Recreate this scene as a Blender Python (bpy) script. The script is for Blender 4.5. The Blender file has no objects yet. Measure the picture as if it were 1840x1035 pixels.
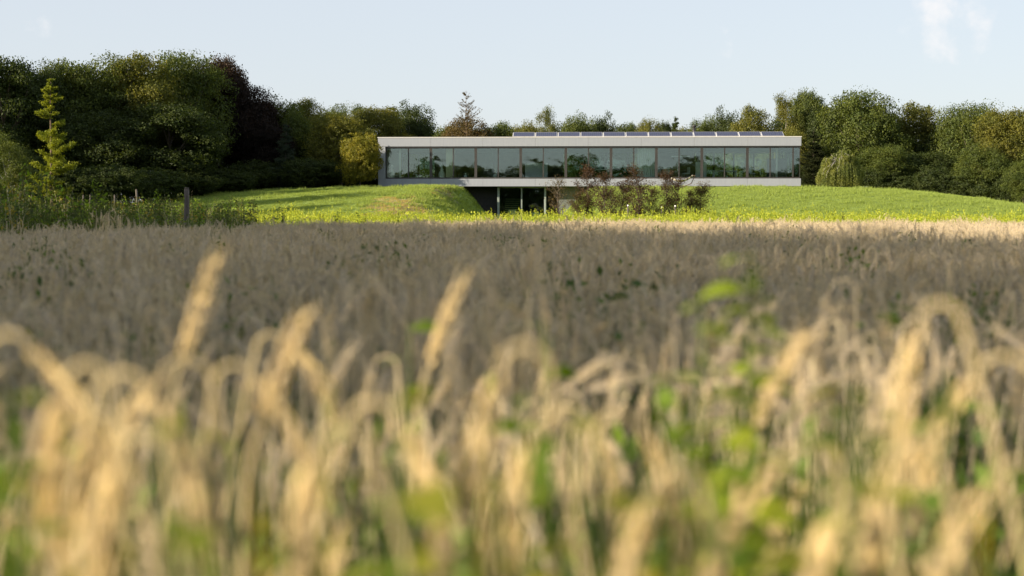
import bpy, math, random
import numpy as np
from mathutils import Vector, Matrix

random.seed(7)
rng = np.random.default_rng(7)
SC = bpy.context.scene
COL = SC.collection
R = math.radians

# ------------------------------------------------------------------ camera
K = 50.0 / 36.0 * 1840.0
CAM_Z = 1.15
PITCH = math.atan((517.5 - 385.0) / K)
cd = bpy.data.cameras.new("camera")
cam = bpy.data.objects.new("camera", cd)
COL.objects.link(cam)
cam.location = (0, 0, CAM_Z)
cam.rotation_euler = (math.pi / 2 - PITCH, 0, 0)
cd.lens = 50.0
cd.sensor_width = 36.0
cd.clip_start = 0.05
cd.clip_end = 9000
cd.dof.use_dof = True
cd.dof.focus_distance = 108.0
cd.dof.aperture_fstop = 2.6
SC.camera = cam

# ------------------------------------------------------------------ light
SUN_EL = R(16.0)
SUN_AZ = R(-115.0)          # clockwise from +Y: the sun stands to the left, a little behind the camera
sun_vec = Vector((math.sin(SUN_AZ) * math.cos(SUN_EL), math.cos(SUN_AZ) * math.cos(SUN_EL), math.sin(SUN_EL)))
ld = bpy.data.lights.new("sun", 'SUN')
ld.energy = 5.0
ld.angle = R(0.55)
ld.color = (1.0, 0.83, 0.62)
sun = bpy.data.objects.new("sun", ld)
COL.objects.link(sun)
sun.rotation_euler = sun_vec.to_track_quat('Z', 'Y').to_euler()
sun.location = (-50, -20, 40)

world = bpy.data.worlds.new("World")
SC.world = world
world.use_nodes = True
nt = world.node_tree
nt.nodes.clear()
wo = nt.nodes.new('ShaderNodeOutputWorld')
bg = nt.nodes.new('ShaderNodeBackground')
sky = nt.nodes.new('ShaderNodeTexSky')
sky.sky_type = 'NISHITA'
sky.sun_disc = False
sky.sun_elevation = SUN_EL
sky.sun_rotation = SUN_AZ
sky.air_density = 1.0
sky.dust_density = 1.2
sky.ozone_density = 1.4
tc = nt.nodes.new('ShaderNodeTexCoord')
# a thin pale veil of high cloud over the whole dome, plus a few small soft clouds
veil = nt.nodes.new('ShaderNodeMix'); veil.data_type = 'RGBA'
veil.inputs[0].default_value = 0.8
veil.inputs[7].default_value = (2.76, 2.90, 3.16, 1)
nt.links.new(sky.outputs[0], veil.inputs[6])
mp = nt.nodes.new('ShaderNodeMapping'); mp.inputs['Scale'].default_value = (1.0, 1.0, 2.2)
nt.links.new(tc.outputs['Generated'], mp.inputs[0])
nz = nt.nodes.new('ShaderNodeTexNoise'); nz.inputs['Scale'].default_value = 9.0; nz.inputs['Detail'].default_value = 6
nz.inputs['Roughness'].default_value = 0.6
nt.links.new(mp.outputs[0], nz.inputs[0])
# soft cloud near the upper right of the view
cdir = Vector((0.300, 1.0, 0.137)).normalized()
def blob(direction, size, amp):
    vd = nt.nodes.new('ShaderNodeVectorMath'); vd.operation = 'DISTANCE'
    vd.inputs[1].default_value = direction
    nt.links.new(tc.outputs['Generated'], vd.inputs[0])
    mr = nt.nodes.new('ShaderNodeMapRange')
    mr.inputs[1].default_value = 0.0; mr.inputs[2].default_value = size
    mr.inputs[3].default_value = amp; mr.inputs[4].default_value = 0.0
    nt.links.new(vd.outputs['Value'], mr.inputs[0])
    return mr
acc = None
for dv, s_, a_ in ((cdir, 0.042, 0.40), (Vector((0.322, 1.0, 0.155)).normalized(), 0.04, 0.26), (Vector((0.153, 1, 0.119)).normalized(), 0.02, 0.2),
                   (Vector((-0.33, 1.0, 0.125)).normalized(), 0.07, 0.16)):
    b_ = blob(dv, s_, a_)
    if acc is None: acc = b_
    else:
        ad = nt.nodes.new('ShaderNodeMath'); ad.operation = 'MAXIMUM'
        nt.links.new(acc.outputs[0], ad.inputs[0]); nt.links.new(b_.outputs[0], ad.inputs[1]); acc = ad
nz2 = nt.nodes.new('ShaderNodeTexNoise'); nz2.inputs['Scale'].default_value = 42.0; nz2.inputs['Detail'].default_value = 5
nt.links.new(tc.outputs['Generated'], nz2.inputs[0])
sm = nt.nodes.new('ShaderNodeMath'); sm.operation = 'ADD'
nt.links.new(nz2.outputs[0], sm.inputs[0]); nt.links.new(acc.outputs[0], sm.inputs[1])
mr2 = nt.nodes.new('ShaderNodeMapRange'); mr2.interpolation_type = 'SMOOTHSTEP'
mr2.inputs[1].default_value = 0.68; mr2.inputs[2].default_value = 0.98; mr2.inputs[3].default_value = 0.0; mr2.inputs[4].default_value = 0.9
nt.links.new(sm.outputs[0], mr2.inputs[0])
cl = nt.nodes.new('ShaderNodeMix'); cl.data_type = 'RGBA'
cl.inputs[7].default_value = (3.75, 3.72, 3.75, 1)
nt.links.new(mr2.outputs[0], cl.inputs[0])
nt.links.new(veil.outputs[2], cl.inputs[6])
nt.links.new(cl.outputs[2], bg.inputs[0])
bg.inputs[1].default_value = 0.10
nt.links.new(bg.outputs[0], wo.inputs[0])

SC.view_settings.view_transform = 'Standard'
SC.view_settings.look = 'None'
SC.view_settings.gamma = 1
SC.view_settings.use_curve_mapping = False
SC.view_settings.exposure = 1.38
SC.cycles.use_denoising = True
SC.cycles.max_bounces = 7
SC.cycles.diffuse_bounces = 3
SC.cycles.transmission_bounces = 4
SC.cycles.transparent_max_bounces = 8
SC.cycles.caustics_reflective = False
SC.cycles.caustics_refractive = False

# ------------------------------------------------------------------ helpers
def at(px, py, Y):
    """world point seen at photo pixel (px, py) at distance Y along +Y"""
    u = (px - 920.0) / K; v = -(py - 517.5) / K
    c, s = math.cos(PITCH), math.sin(PITCH)
    d = Vector((u, c + v * s, v * c - s))
    t = Y / d.y
    return Vector((0, 0, CAM_Z)) + d * t

class MB:
    """collects arrays of vertices and faces; built as one mesh"""
    def __init__(s): s.v = []; s.f = []; s.n = 0
    def add(s, v, f, m=0, smooth=False):
        v = np.asarray(v, float).reshape(-1, 3); f = np.asarray(f, int)
        s.v.append(v); s.f.append((f + s.n, m, smooth)); s.n += len(v)
    def mesh(s, name, mats):
        me = bpy.data.meshes.new(name)
        V = np.concatenate(s.v) if s.v else np.zeros((0, 3))
        me.vertices.add(len(V)); me.vertices.foreach_set('co', V.astype(np.float32).ravel())
        lv = np.concatenate([f.ravel() for f, m, q in s.f])
        sizes = np.concatenate([np.full(len(f), f.shape[1]) for f, m, q in s.f])
        mi = np.concatenate([np.full(len(f), m) for f, m, q in s.f])
        sm_ = np.concatenate([np.full(len(f), q) for f, m, q in s.f])
        me.loops.add(len(lv)); me.loops.foreach_set('vertex_index', lv.astype(np.int32))
        me.polygons.add(len(sizes))
        me.polygons.foreach_set('loop_start', np.concatenate([[0], np.cumsum(sizes)[:-1]]).astype(np.int32))
        me.polygons.foreach_set('material_index', mi.astype(np.int32))
        me.polygons.foreach_set('use_smooth', sm_.astype(bool))
        me.update(calc_edges=True)
        for m in (mats if isinstance(mats, (list, tuple)) else [mats]): me.materials.append(m)
        return me
    def box(s, x0, x1, y0, y1, z0, z1, m=0):
        v = [(x, y, z) for z in (z0, z1) for y in (y0, y1) for x in (x0, x1)]
        s.add(v, [(0, 2, 3, 1), (4, 5, 7, 6), (0, 1, 5, 4), (2, 6, 7, 3), (0, 4, 6, 2), (1, 3, 7, 5)], m)
    def bbox(s, x0, x1, y0, y1, z0, z1, b=0.01, m=0):
        """box with chamfered edges"""
        import bmesh
        bm = bmesh.new(); bmesh.ops.create_cube(bm, size=1)
        for v in bm.verts:
            v.co = Vector(((x0 + x1) / 2 + v.co.x * (x1 - x0), (y0 + y1) / 2 + v.co.y * (y1 - y0), (z0 + z1) / 2 + v.co.z * (z1 - z0)))
        bmesh.ops.bevel(bm, geom=bm.edges[:], offset=b, segments=1, affect='EDGES')
        bm.verts.index_update()
        V = [v.co[:] for v in bm.verts]
        base = s.n; first = True
        for f in bm.faces:
            ids = np.array([[v.index for v in f.verts]])
            if first: s.add(V, ids, m); first = False
            else: s.f.append((ids + base, m, False))
        bm.free()
    def tube(s, path, rad, sides=5, m=0, cap=True, smooth=True):
        P = np.asarray(path, float); n = len(P)
        rad = np.broadcast_to(np.asarray(rad, float), (n,))
        T = np.gradient(P, axis=0); T /= (np.linalg.norm(T, axis=1, keepdims=True) + 1e-9)
        ref = np.array([0.31, 0.95, 0.05]) if abs(T[0, 1]) < 0.8 else np.array([1.0, 0.05, 0.1])
        A = np.cross(T, ref); A /= (np.linalg.norm(A, axis=1, keepdims=True) + 1e-9)
        B = np.cross(T, A)
        a = np.arange(sides) / sides * 2 * np.pi
        V = (P[:, None] + rad[:, None, None] * (np.cos(a)[None, :, None] * A[:, None] + np.sin(a)[None, :, None] * B[:, None])).reshape(-1, 3)
        i = np.arange(n - 1)[:, None] * sides; j = np.arange(sides)[None]; j2 = (j + 1) % sides
        F = np.stack([i + j, i + j2, i + sides + j2, i + sides + j], -1).reshape(-1, 4)
        base = s.n
        s.add(V, F, m, smooth)
        if cap and sides > 2:
            s.f.append((np.array([[base + (n - 1) * sides + k for k in range(sides)]]), m, False))
            s.f.append((np.array([[base + k for k in range(sides)][::-1]]), m, False))
    def ribbon(s, path, width, side, m=0):
        P = np.asarray(path, float); n = len(P)
        w = np.broadcast_to(np.asarray(width, float), (n,))[:, None]
        sd = np.asarray(side, float)[None]
        V = np.concatenate([P - sd * w / 2, P + sd * w / 2])
        i = np.arange(n - 1)
        s.add(V, np.stack([i, i + 1, i + n + 1, i + n], -1), m)

def link(name, me, parent=None, loc=None, rot=None):
    o = bpy.data.objects.new(name, me); COL.objects.link(o)
    if parent is not None: o.parent = parent
    if loc is not None: o.location = loc
    if rot is not None: o.rotation_euler = rot
    return o
def tag(o, label=None, cat=None, group=None, kind=None):
    if label: o['label'] = label
    if cat: o['category'] = cat
    if group: o['group'] = group
    if kind: o['kind'] = kind
    return o
def thing(name, label, cat, loc=(0, 0, 0), rz=0, group=None):
    return tag(link(name, None, None, loc, (0, 0, rz)), label, cat, group)

# ------------------------------------------------------------------ materials
def new_mat(name):
    m = bpy.data.materials.new(name); m.use_nodes = True
    t = m.node_tree; t.nodes.clear()
    out = t.nodes.new('ShaderNodeOutputMaterial')
    return m, t, out
def noise_color(t, c1, c2, scale, detail=4, rough=0.6, coord='Object', lo=0.35, hi=0.65, stretch=None):
    tcn = t.nodes.new('ShaderNodeTexCoord'); n = t.nodes.new('ShaderNodeTexNoise')
    n.inputs['Scale'].default_value = scale; n.inputs['Detail'].default_value = detail; n.inputs['Roughness'].default_value = rough
    src = tcn.outputs[coord]
    if stretch:
        mpn = t.nodes.new('ShaderNodeMapping'); mpn.inputs['Scale'].default_value = stretch
        t.links.new(src, mpn.inputs[0]); src = mpn.outputs[0]
    t.links.new(src, n.inputs[0])
    cr = t.nodes.new('ShaderNodeValToRGB')
    cr.color_ramp.elements[0].position = lo; cr.color_ramp.elements[0].color = (*c1, 1)
    cr.color_ramp.elements[1].position = hi; cr.color_ramp.elements[1].color = (*c2, 1)
    t.links.new(n.outputs[0], cr.inputs[0])
    return cr, n
def pbr(name, c1, c2=None, scale=4, rough=0.6, metal=0.0, bump=0.0, bscale=None, spec=0.5, **kw):
    m, t, out = new_mat(name)
    b = t.nodes.new('ShaderNodeBsdfPrincipled')
    b.inputs['Roughness'].default_value = rough; b.inputs['Metallic'].default_value = metal
    b.inputs['Specular IOR Level'].default_value = spec
    cr, n = noise_color(t, c1, c2 or tuple(min(1, x * 1.15) for x in c1), scale, **kw)
    t.links.new(cr.outputs[0], b.inputs['Base Color'])
    if bump:
        n2 = t.nodes.new('ShaderNodeTexNoise'); n2.inputs['Scale'].default_value = bscale or scale * 4; n2.inputs['Detail'].default_value = 5
        tcn = t.nodes.new('ShaderNodeTexCoord'); t.links.new(tcn.outputs['Object'], n2.inputs[0])
        bp = t.nodes.new('ShaderNodeBump'); bp.inputs['Strength'].default_value = bump; bp.inputs['Distance'].default_value = 0.05
        t.links.new(n2.outputs[0], bp.inputs['Height']); t.links.new(bp.outputs[0], b.inputs['Normal'])
    t.links.new(b.outputs[0], out.inputs[0])
    return m
def leafmat(name, color=None, trans=0.35, var=0.42, hue=(1.25, 1.12, 0.75), gloss=0.015, rough=0.6):
    """two-sided leaf; color None = the object's own colour"""
    m, t, out = new_mat(name)
    geo = t.nodes.new('ShaderNodeNewGeometry')
    oi = t.nodes.new('ShaderNodeObjectInfo')
    mx = t.nodes.new('ShaderNodeMix'); mx.data_type = 'RGBA'; mx.blend_type = 'MULTIPLY'
    mx.inputs[0].default_value = 1.0
    ramp = t.nodes.new('ShaderNodeValToRGB')
    ramp.color_ramp.elements[0].color = (1 - var, 1 - var, 1 - var * 0.9, 1)
    ramp.color_ramp.elements[1].color = (hue[0] * 1.15, hue[1] * 1.15, hue[2], 1)
    t.links.new(geo.outputs['Random Per Island'], ramp.inputs[0])
    if color is None: t.links.new(oi.outputs['Color'], mx.inputs[6])
    else: mx.inputs[6].default_value = (*color, 1)
    t.links.new(ramp.outputs[0], mx.inputs[7])
    if color is None:
        lo_ = t.nodes.new('ShaderNodeTexNoise'); lo_.inputs['Scale'].default_value = 0.55; lo_.inputs['Detail'].default_value = 3
        tcn = t.nodes.new('ShaderNodeTexCoord'); t.links.new(tcn.outputs['Object'], lo_.inputs[0])
        lr_ = t.nodes.new('ShaderNodeValToRGB'); lr_.color_ramp.elements[0].position = 0.35; lr_.color_ramp.elements[0].color = (0.72, 0.78, 0.8, 1)
        lr_.color_ramp.elements[1].position = 0.68; lr_.color_ramp.elements[1].color = (1.25, 1.12, 0.9, 1)
        t.links.new(lo_.outputs[0], lr_.inputs[0]); m0 = t.nodes.new('ShaderNodeMix'); m0.data_type = 'RGBA'; m0.blend_type = 'MULTIPLY'; m0.inputs[0].default_value = 1
        t.links.new(mx.outputs[2], m0.inputs[6]); t.links.new(lr_.outputs[0], m0.inputs[7]); mx = m0
    d = t.nodes.new('ShaderNodeBsdfDiffuse'); tr = t.nodes.new('ShaderNodeBsdfTranslucent')
    g = t.nodes.new('ShaderNodeBsdfGlossy'); g.inputs['Roughness'].default_value = rough
    g.inputs[0].default_value = (0.9, 0.9, 0.9, 1)
    t.links.new(mx.outputs[2], d.inputs[0])
    mt = t.nodes.new('ShaderNodeMix'); mt.data_type = 'RGBA'; mt.blend_type = 'MULTIPLY'; mt.inputs[0].default_value = 1
    t.links.new(mx.outputs[2], mt.inputs[6]); mt.inputs[7].default_value = (1.6, 1.5, 0.5, 1)
    t.links.new(mt.outputs[2], tr.inputs[0])
    m1 = t.nodes.new('ShaderNodeMixShader'); m1.inputs[0].default_value = trans
    t.links.new(d.outputs[0], m1.inputs[1]); t.links.new(tr.outputs[0], m1.inputs[2])
    m2 = t.nodes.new('ShaderNodeMixShader'); m2.inputs[0].default_value = gloss
    t.links.new(m1.outputs[0], m2.inputs[1]); t.links.new(g.outputs[0], m2.inputs[2])
    t.links.new(m2.outputs[0], out.inputs[0])
    return m

M = {}
M['leaf'] = leafmat('leaf')
M['needle'] = leafmat('needle', trans=0.2)
M['bark'] = pbr('bark', (0.05, 0.04, 0.03), (0.13, 0.11, 0.09), 6, rough=0.95, bump=0.8, stretch=(1, 1, 0.2))
M['birch_bark'] = pbr('birch_bark', (0.16, 0.15, 0.13), (0.5, 0.48, 0.44), 5, rough=0.8, bump=0.3)
M['pine_bark'] = pbr('pine_bark', (0.07, 0.05, 0.035), (0.14, 0.10, 0.07), 6, rough=0.9, bump=0.6)
M['post_wood'] = pbr('post_wood', (0.055, 0.048, 0.04), (0.125, 0.11, 0.095), 14, rough=0.9, bump=0.5, stretch=(1, 1, 0.12))
M['cladding'] = pbr('cladding', (0.205, 0.228, 0.268), (0.225, 0.248, 0.288), 2.5, rough=0.5, stretch=(3.0, 3.0, 0.35))
M['coping'] = pbr('coping', (0.45, 0.46, 0.46), (0.52, 0.52, 0.52), 2, rough=0.45)
M['bronze'] = pbr('bronze', (0.026, 0.025, 0.025), (0.036, 0.034, 0.033), 5, rough=0.5, metal=0.1)
M['roofing'] = pbr('roofing', (0.12, 0.12, 0.12), (0.2, 0.2, 0.19), 3, rough=0.9)
M['soffit'] = pbr('soffit', (0.16, 0.16, 0.16), (0.2, 0.2, 0.2), 2, rough=0.8)
M['interior_white'] = pbr('interior_white', (0.74, 0.74, 0.71), (0.8, 0.8, 0.77), 1.5, rough=0.8)
M['grey_plaster'] = pbr('grey_plaster', (0.16, 0.17, 0.17), (0.2, 0.21, 0.2), 1.5, rough=0.85)
M['cream'] = pbr('cream', (0.72, 0.66, 0.42), (0.78, 0.72, 0.48), 1.5, rough=0.8)
M['floor_wood'] = pbr('floor_wood', (0.16, 0.11, 0.07), (0.22, 0.16, 0.1), 3, rough=0.5, stretch=(6, 0.5, 1))
M['white_thing'] = pbr('white_thing', (0.8, 0.81, 0.81), (0.86, 0.86, 0.86), 3, rough=0.5)
M['linen'] = pbr('linen', (0.75, 0.77, 0.75), (0.85, 0.86, 0.84), 9, rough=0.95)
M['dark_thing'] = pbr('dark_thing', (0.03, 0.03, 0.035), (0.05, 0.05, 0.055), 5, rough=0.5)
M['dark_wood'] = pbr('dark_wood', (0.07, 0.045, 0.03), (0.12, 0.08, 0.05), 9, rough=0.6, stretch=(1, 5, 1))
M['steel_green'] = pbr('steel_green', (0.22, 0.27, 0.26), (0.28, 0.33, 0.31), 3, rough=0.4, metal=0.3)
M['retaining'] = pbr('retaining', (0.085, 0.10, 0.10), (0.12, 0.135, 0.135), 1.4, rough=0.85, bump=0.2)
M['alu'] = pbr('alu', (0.36, 0.37, 0.38), (0.45, 0.45, 0.46), 5, rough=0.45, metal=0.4)
M['flue'] = pbr('flue', (0.03, 0.03, 0.03), (0.05, 0.05, 0.05), 5, rough=0.5, metal=0.5)
M['canvas_stripe'] = None

def glassmat(name, refl=0.14, tint=(0.86, 0.94, 0.91), rtint=(0.76, 0.88, 0.86), wave=0.012):
    m, t, out = new_mat(name)
    tr = t.nodes.new('ShaderNodeBsdfTransparent'); tr.inputs[0].default_value = (*tint, 1)
    g = t.nodes.new('ShaderNodeBsdfGlossy'); g.inputs['Roughness'].default_value = 0.0; g.inputs[0].default_value = (*rtint, 1)
    n = t.nodes.new('ShaderNodeTexNoise'); n.inputs['Scale'].default_value = 1.1; n.inputs['Detail'].default_value = 1
    tcn = t.nodes.new('ShaderNodeTexCoord'); t.links.new(tcn.outputs['Object'], n.inputs[0])
    bp = t.nodes.new('ShaderNodeBump'); bp.inputs['Strength'].default_value = 1.0; bp.inputs['Distance'].default_value = wave
    t.links.new(n.outputs[0], bp.inputs['Height']); t.links.new(bp.outputs[0], g.inputs['Normal'])
    lw = t.nodes.new('ShaderNodeFresnel'); lw.inputs[0].default_value = 1.5
    ma = t.nodes.new('ShaderNodeMath'); ma.operation = 'ADD'; ma.use_clamp = True; ma.inputs[1].default_value = refl - 0.04
    t.links.new(lw.outputs[0], ma.inputs[0])
    mx = t.nodes.new('ShaderNodeMixShader'); t.links.new(ma.outputs[0], mx.inputs[0])
    t.links.new(tr.outputs[0], mx.inputs[1]); t.links.new(g.outputs[0], mx.inputs[2])
    t.links.new(mx.outputs[0], out.inputs[0])
    return m
M['glass'] = glassmat('coated_glass', wave=0.003)
M['glass_low'] = glassmat('clear_glass', refl=0.08, tint=(0.75, 0.86, 0.82))

# ------------------------------------------------------------------ terrain
def sstep(a, b, x):
    t = np.clip((x - a) / (b - a + 1e-9), 0, 1); return t * t * (3 - 2 * t)
RX = [-70, -48, -36, -28, -24, -20, -13, -8, 24, 30, 34.4, 39.6, 52, 70]
RZ = [0.3, 0.4, 1.2, 2.0, 2.45, 2.83, 3.15, 3.20, 3.18, 2.93, 2.40, 1.6, 0.7, 0.4]
def _h2(x, y, s):
    return np.sin(x * 0.71 * s + 1.3) * np.sin(y * 0.83 * s + 0.4) + 0.5 * np.sin(x * 1.9 * s + y * 1.3 * s) + 0.3 * np.sin(x * 3.7 * s - y * 2.9 * s + 2)
def H(x, y):
    x = np.asarray(x, float); y = np.asarray(y, float)
    base = np.interp(y, [43, 85, 200], [0.0, 0.4, 0.4])
    ridge = np.interp(x, RX, RZ)
    ridge = (np.interp(x - 1.5, RX, RZ) + ridge + np.interp(x + 1.5, RX, RZ)) / 3
    S = sstep(84, 108, y) * (1 - sstep(126, 150, y))
    S = 0.5 * S + 0.5 * np.clip(S * 1.0, 0, 1) ** 0.8
    xl = np.interp(y, [84, 96, 110], [-10.5, -6.5, -3.7]); xl2 = np.interp(y, [84, 110], [-2.2, -0.95])
    xr = np.interp(y, [84, 110], [8.5, 5.75]); xr2 = np.interp(y, [84, 110], [2.4, 3.0])
    mid = 0.5 * (xl2 + xr2)
    lin = lambda t: 0.4 * np.clip(t, 0, 1) + 0.6 * sstep(0, 1, t)
    wob = 0.35 * _h2(x, y, 0.9); xl = xl + wob - 0.5; xr = xr + 0.5
    v = np.where(x < mid, lin((x - xl) / (xl2 - xl)), lin((xr - x) / (xr - xr2)))
    v = v * (1 - sstep(121, 123, y))
    z = base + np.maximum(ridge - base, 0) * S * (1 - v)
    rough = 0.02 + 0.05 * np.where((x > xl - 3) & (x < mid), 1, 0) * sstep(88, 94, y) * (1 - sstep(108, 110, y))
    return z + rough * _h2(x, y, 1.6) * 0.6 * sstep(80, 90, y) * (1 - sstep(109, 110, y))
def Hs(x, y): return float(H(x, y))

def grid_mesh(name, xs, ys, off, mat):
    X, Y = np.meshgrid(xs, ys); Z = H(X, Y) + off
    V = np.stack([X, Y, Z], -1).reshape(-1, 3)
    nx, ny = len(xs), len(ys)
    i = np.arange(ny - 1)[:, None] * nx + np.arange(nx - 1)[None]
    F = np.stack([i, i + 1, i + nx + 1, i + nx], -1).reshape(-1, 4)
    mb = MB(); mb.add(V, F, 0, True)
    return mb.mesh(name, mat)

M['soil'] = pbr('soil', (0.05, 0.045, 0.025), (0.11, 0.09, 0.05), 1.5, rough=1.0, bump=0.8)
# lawn: green turf with one worn, dry patch on the bank
def lawn_material():
    m, t, out = new_mat('turf')
    b = t.nodes.new('ShaderNodeBsdfPrincipled'); b.inputs['Roughness'].default_value = 0.9; b.inputs['Specular IOR Level'].default_value = 0.15
    cr, n = noise_color(t, (0.11, 0.165, 0.035), (0.24, 0.32, 0.075), 0.55, detail=8, rough=0.7)
    cr2, n2 = noise_color(t, (0.20, 0.17, 0.09), (0.36, 0.31, 0.18), 3.0, detail=6)
    at_ = t.nodes.new('ShaderNodeAttribute'); at_.attribute_name = 'dry'
    mx = t.nodes.new('ShaderNodeMix'); mx.data_type = 'RGBA'
    t.links.new(at_.outputs['Fac'], mx.inputs[0]); t.links.new(cr.outputs[0], mx.inputs[6]); t.links.new(cr2.outputs[0], mx.inputs[7])
    t.links.new(mx.outputs[2], b.inputs['Base Color'])
    bp = t.nodes.new('ShaderNodeBump'); bp.inputs['Strength'].default_value = 0.9; bp.inputs['Distance'].default_value = 0.12
    nb = t.nodes.new('ShaderNodeTexNoise'); nb.inputs['Scale'].default_value = 5; nb.inputs['Detail'].default_value = 7
    tcn = t.nodes.new('ShaderNodeTexCoord'); t.links.new(tcn.outputs['Object'], nb.inputs[0])
    t.links.new(nb.outputs[0], bp.inputs['Height']); t.links.new(bp.outputs[0], b.inputs['Normal'])
    t.links.new(b.outputs[0], out.inputs[0]); return m
M['turf'] = lawn_material()
def dryness(x, y):
    e = ((x + 7.6) / 2.4) ** 2 + ((y - 94) / 5.5) ** 2
    e2 = ((x + 5.3) / 2.0) ** 2 + ((y - 103) / 5) ** 2
    nzz = _h2(x, y, 2.3) * 0.28
    return np.clip(np.maximum(1.15 - e, 0.7 - e2) + nzz, 0, 1) * 0.8

xs = np.concatenate([[-4000, -1500, -500, -200, -100], np.arange(-70, 70.1, 1.0), [100, 200, 500, 1500, 4000]])
ys = np.concatenate([[-4000, -800, -200, -60, -10], np.arange(0, 160, 2.0), [180, 250, 500, 1500, 4000]])
# the ground sheet dips 15 cm under the lawn so the two never touch
def ground_mesh():
    X, Y = np.meshgrid(xs, ys); Z = H(X, Y)
    inside = (np.abs(X) < 64) & (Y > 79) & (Y < 150)
    Z = np.where(inside, Z - 0.35, Z)
    V = np.stack([X, Y, Z], -1).reshape(-1, 3); nx, ny = len(xs), len(ys)
    i = np.arange(ny - 1)[:, None] * nx + np.arange(nx - 1)[None]
    F = np.stack([i, i + 1, i + nx + 1, i + nx], -1).reshape(-1, 4)
    mb = MB(); mb.add(V, F, 0, True); return mb.mesh('ground', M['soil'])
tag(link('ground', ground_mesh()), kind='structure')
lx = np.arange(-66, 66.1, 0.45); ly = np.arange(77, 152, 0.45)
lm = grid_mesh('lawn', lx, ly, 0.0, M['turf'])
X, Y = np.meshgrid(lx, ly)
a_ = lm.attributes.new('dry', 'FLOAT', 'POINT'); a_.data.foreach_set('value', dryness(X, Y).ravel().astype(np.float32))
tag(link('lawn', lm), kind='structure')

# ------------------------------------------------------------------ scatter (one object, many uncountable stems)
def scatter(name, pts, rot, scl, idx, meshes, label, cat):
    src = bpy.data.collections.new(name + '_sources')
    for i, me in enumerate(meshes):
        o = bpy.data.objects.new('%s_source_%02d' % (name, i), me); src.objects.link(o)
    me = bpy.data.meshes.new(name)
    n = len(pts); me.vertices.add(n); me.vertices.foreach_set('co', np.asarray(pts, np.float32).ravel())
    a = me.attributes.new('turn', 'FLOAT_VECTOR', 'POINT'); a.data.foreach_set('vector', np.asarray(rot, np.float32).ravel())
    a = me.attributes.new('size', 'FLOAT_VECTOR', 'POINT'); a.data.foreach_set('vector', np.asarray(scl, np.float32).ravel())
    a = me.attributes.new('pick', 'INT', 'POINT'); a.data.foreach_set('value', np.asarray(idx, np.int32))
    g = bpy.data.node_groups.new(name + '_nodes', 'GeometryNodeTree')
    g.interface.new_socket('Geometry', in_out='INPUT', socket_type='NodeSocketGeometry')
    g.interface.new_socket('Geometry', in_out='OUTPUT', socket_type='NodeSocketGeometry')
    gi = g.nodes.new('NodeGroupInput'); go = g.nodes.new('NodeGroupOutput')
    ci = g.nodes.new('GeometryNodeCollectionInfo'); ci.inputs['Collection'].default_value = src
    ci.inputs['Separate Children'].default_value = True; ci.inputs['Reset Children'].default_value = True
    iop = g.nodes.new('GeometryNodeInstanceOnPoints'); iop.inputs['Pick Instance'].default_value = True
    def na(nm, dt):
        q = g.nodes.new('GeometryNodeInputNamedAttribute'); q.data_type = dt; q.inputs['Name'].default_value = nm; return q.outputs['Attribute']
    g.links.new(gi.outputs[0], iop.inputs['Points']); g.links.new(ci.outputs[0], iop.inputs['Instance'])
    g.links.new(na('turn', 'FLOAT_VECTOR'), iop.inputs['Rotation'])
    g.links.new(na('size', 'FLOAT_VECTOR'), iop.inputs['Scale'])
    g.links.new(na('pick', 'INT'), iop.inputs['Instance Index'])
    g.links.new(iop.outputs[0], go.inputs[0])
    o = link(name, me); md = o.modifiers.new('scatter', 'NODES'); md.node_group = g
    return tag(o, label, cat, kind='stuff')
def scat(name, x, y, z, meshes, label, cat, smin=0.85, smax=1.15, tilt=0.06, zs=None):
    n = len(x)
    rot = np.stack([rng.normal(0, tilt, n), rng.normal(0, tilt, n), rng.uniform(0, 6.283, n)], -1)
    s = rng.uniform(smin, smax, n); sc_ = np.stack([s, s, s if zs is None else s * zs], -1)
    return scatter(name, np.stack([x, y, z], -1), rot, sc_, rng.integers(0, len(meshes), n), meshes, label, cat)

# ================================================================== HOUSE
HX0 = (680 - 920) / K * 111.3
HX1 = (1438 - 920) / K * 110.0
HL = math.hypot(HX1 - HX0, 1.3)
HROT = -math.atan2(1.3, HX1 - HX0)
HZ = 3.32
HH = 3.80
house = thing('house', 'long flat roofed grey house with a full band of windows on a grassy mound', 'house', (HX0, 111.3, HZ), HROT)
def hpart(name, mb, mats, parent=None):
    return link(name, mb.mesh(name, mats), parent or house)
def hx(px):
    """local x along the facade for a photo column"""
    u = (px - 920.0) / K
    # ray (u*Y, Y) against the facade line
    t = (u * 111.3 - HX0) / (math.cos(HROT) - u * math.sin(HROT))
    return t
FT, FB = 0.70, 0.60            # top and bottom bands
W0, W1 = hx(694), hx(1424)
BAY = (W1 - W0) / 18.0
DEPTH = 11.0
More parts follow.
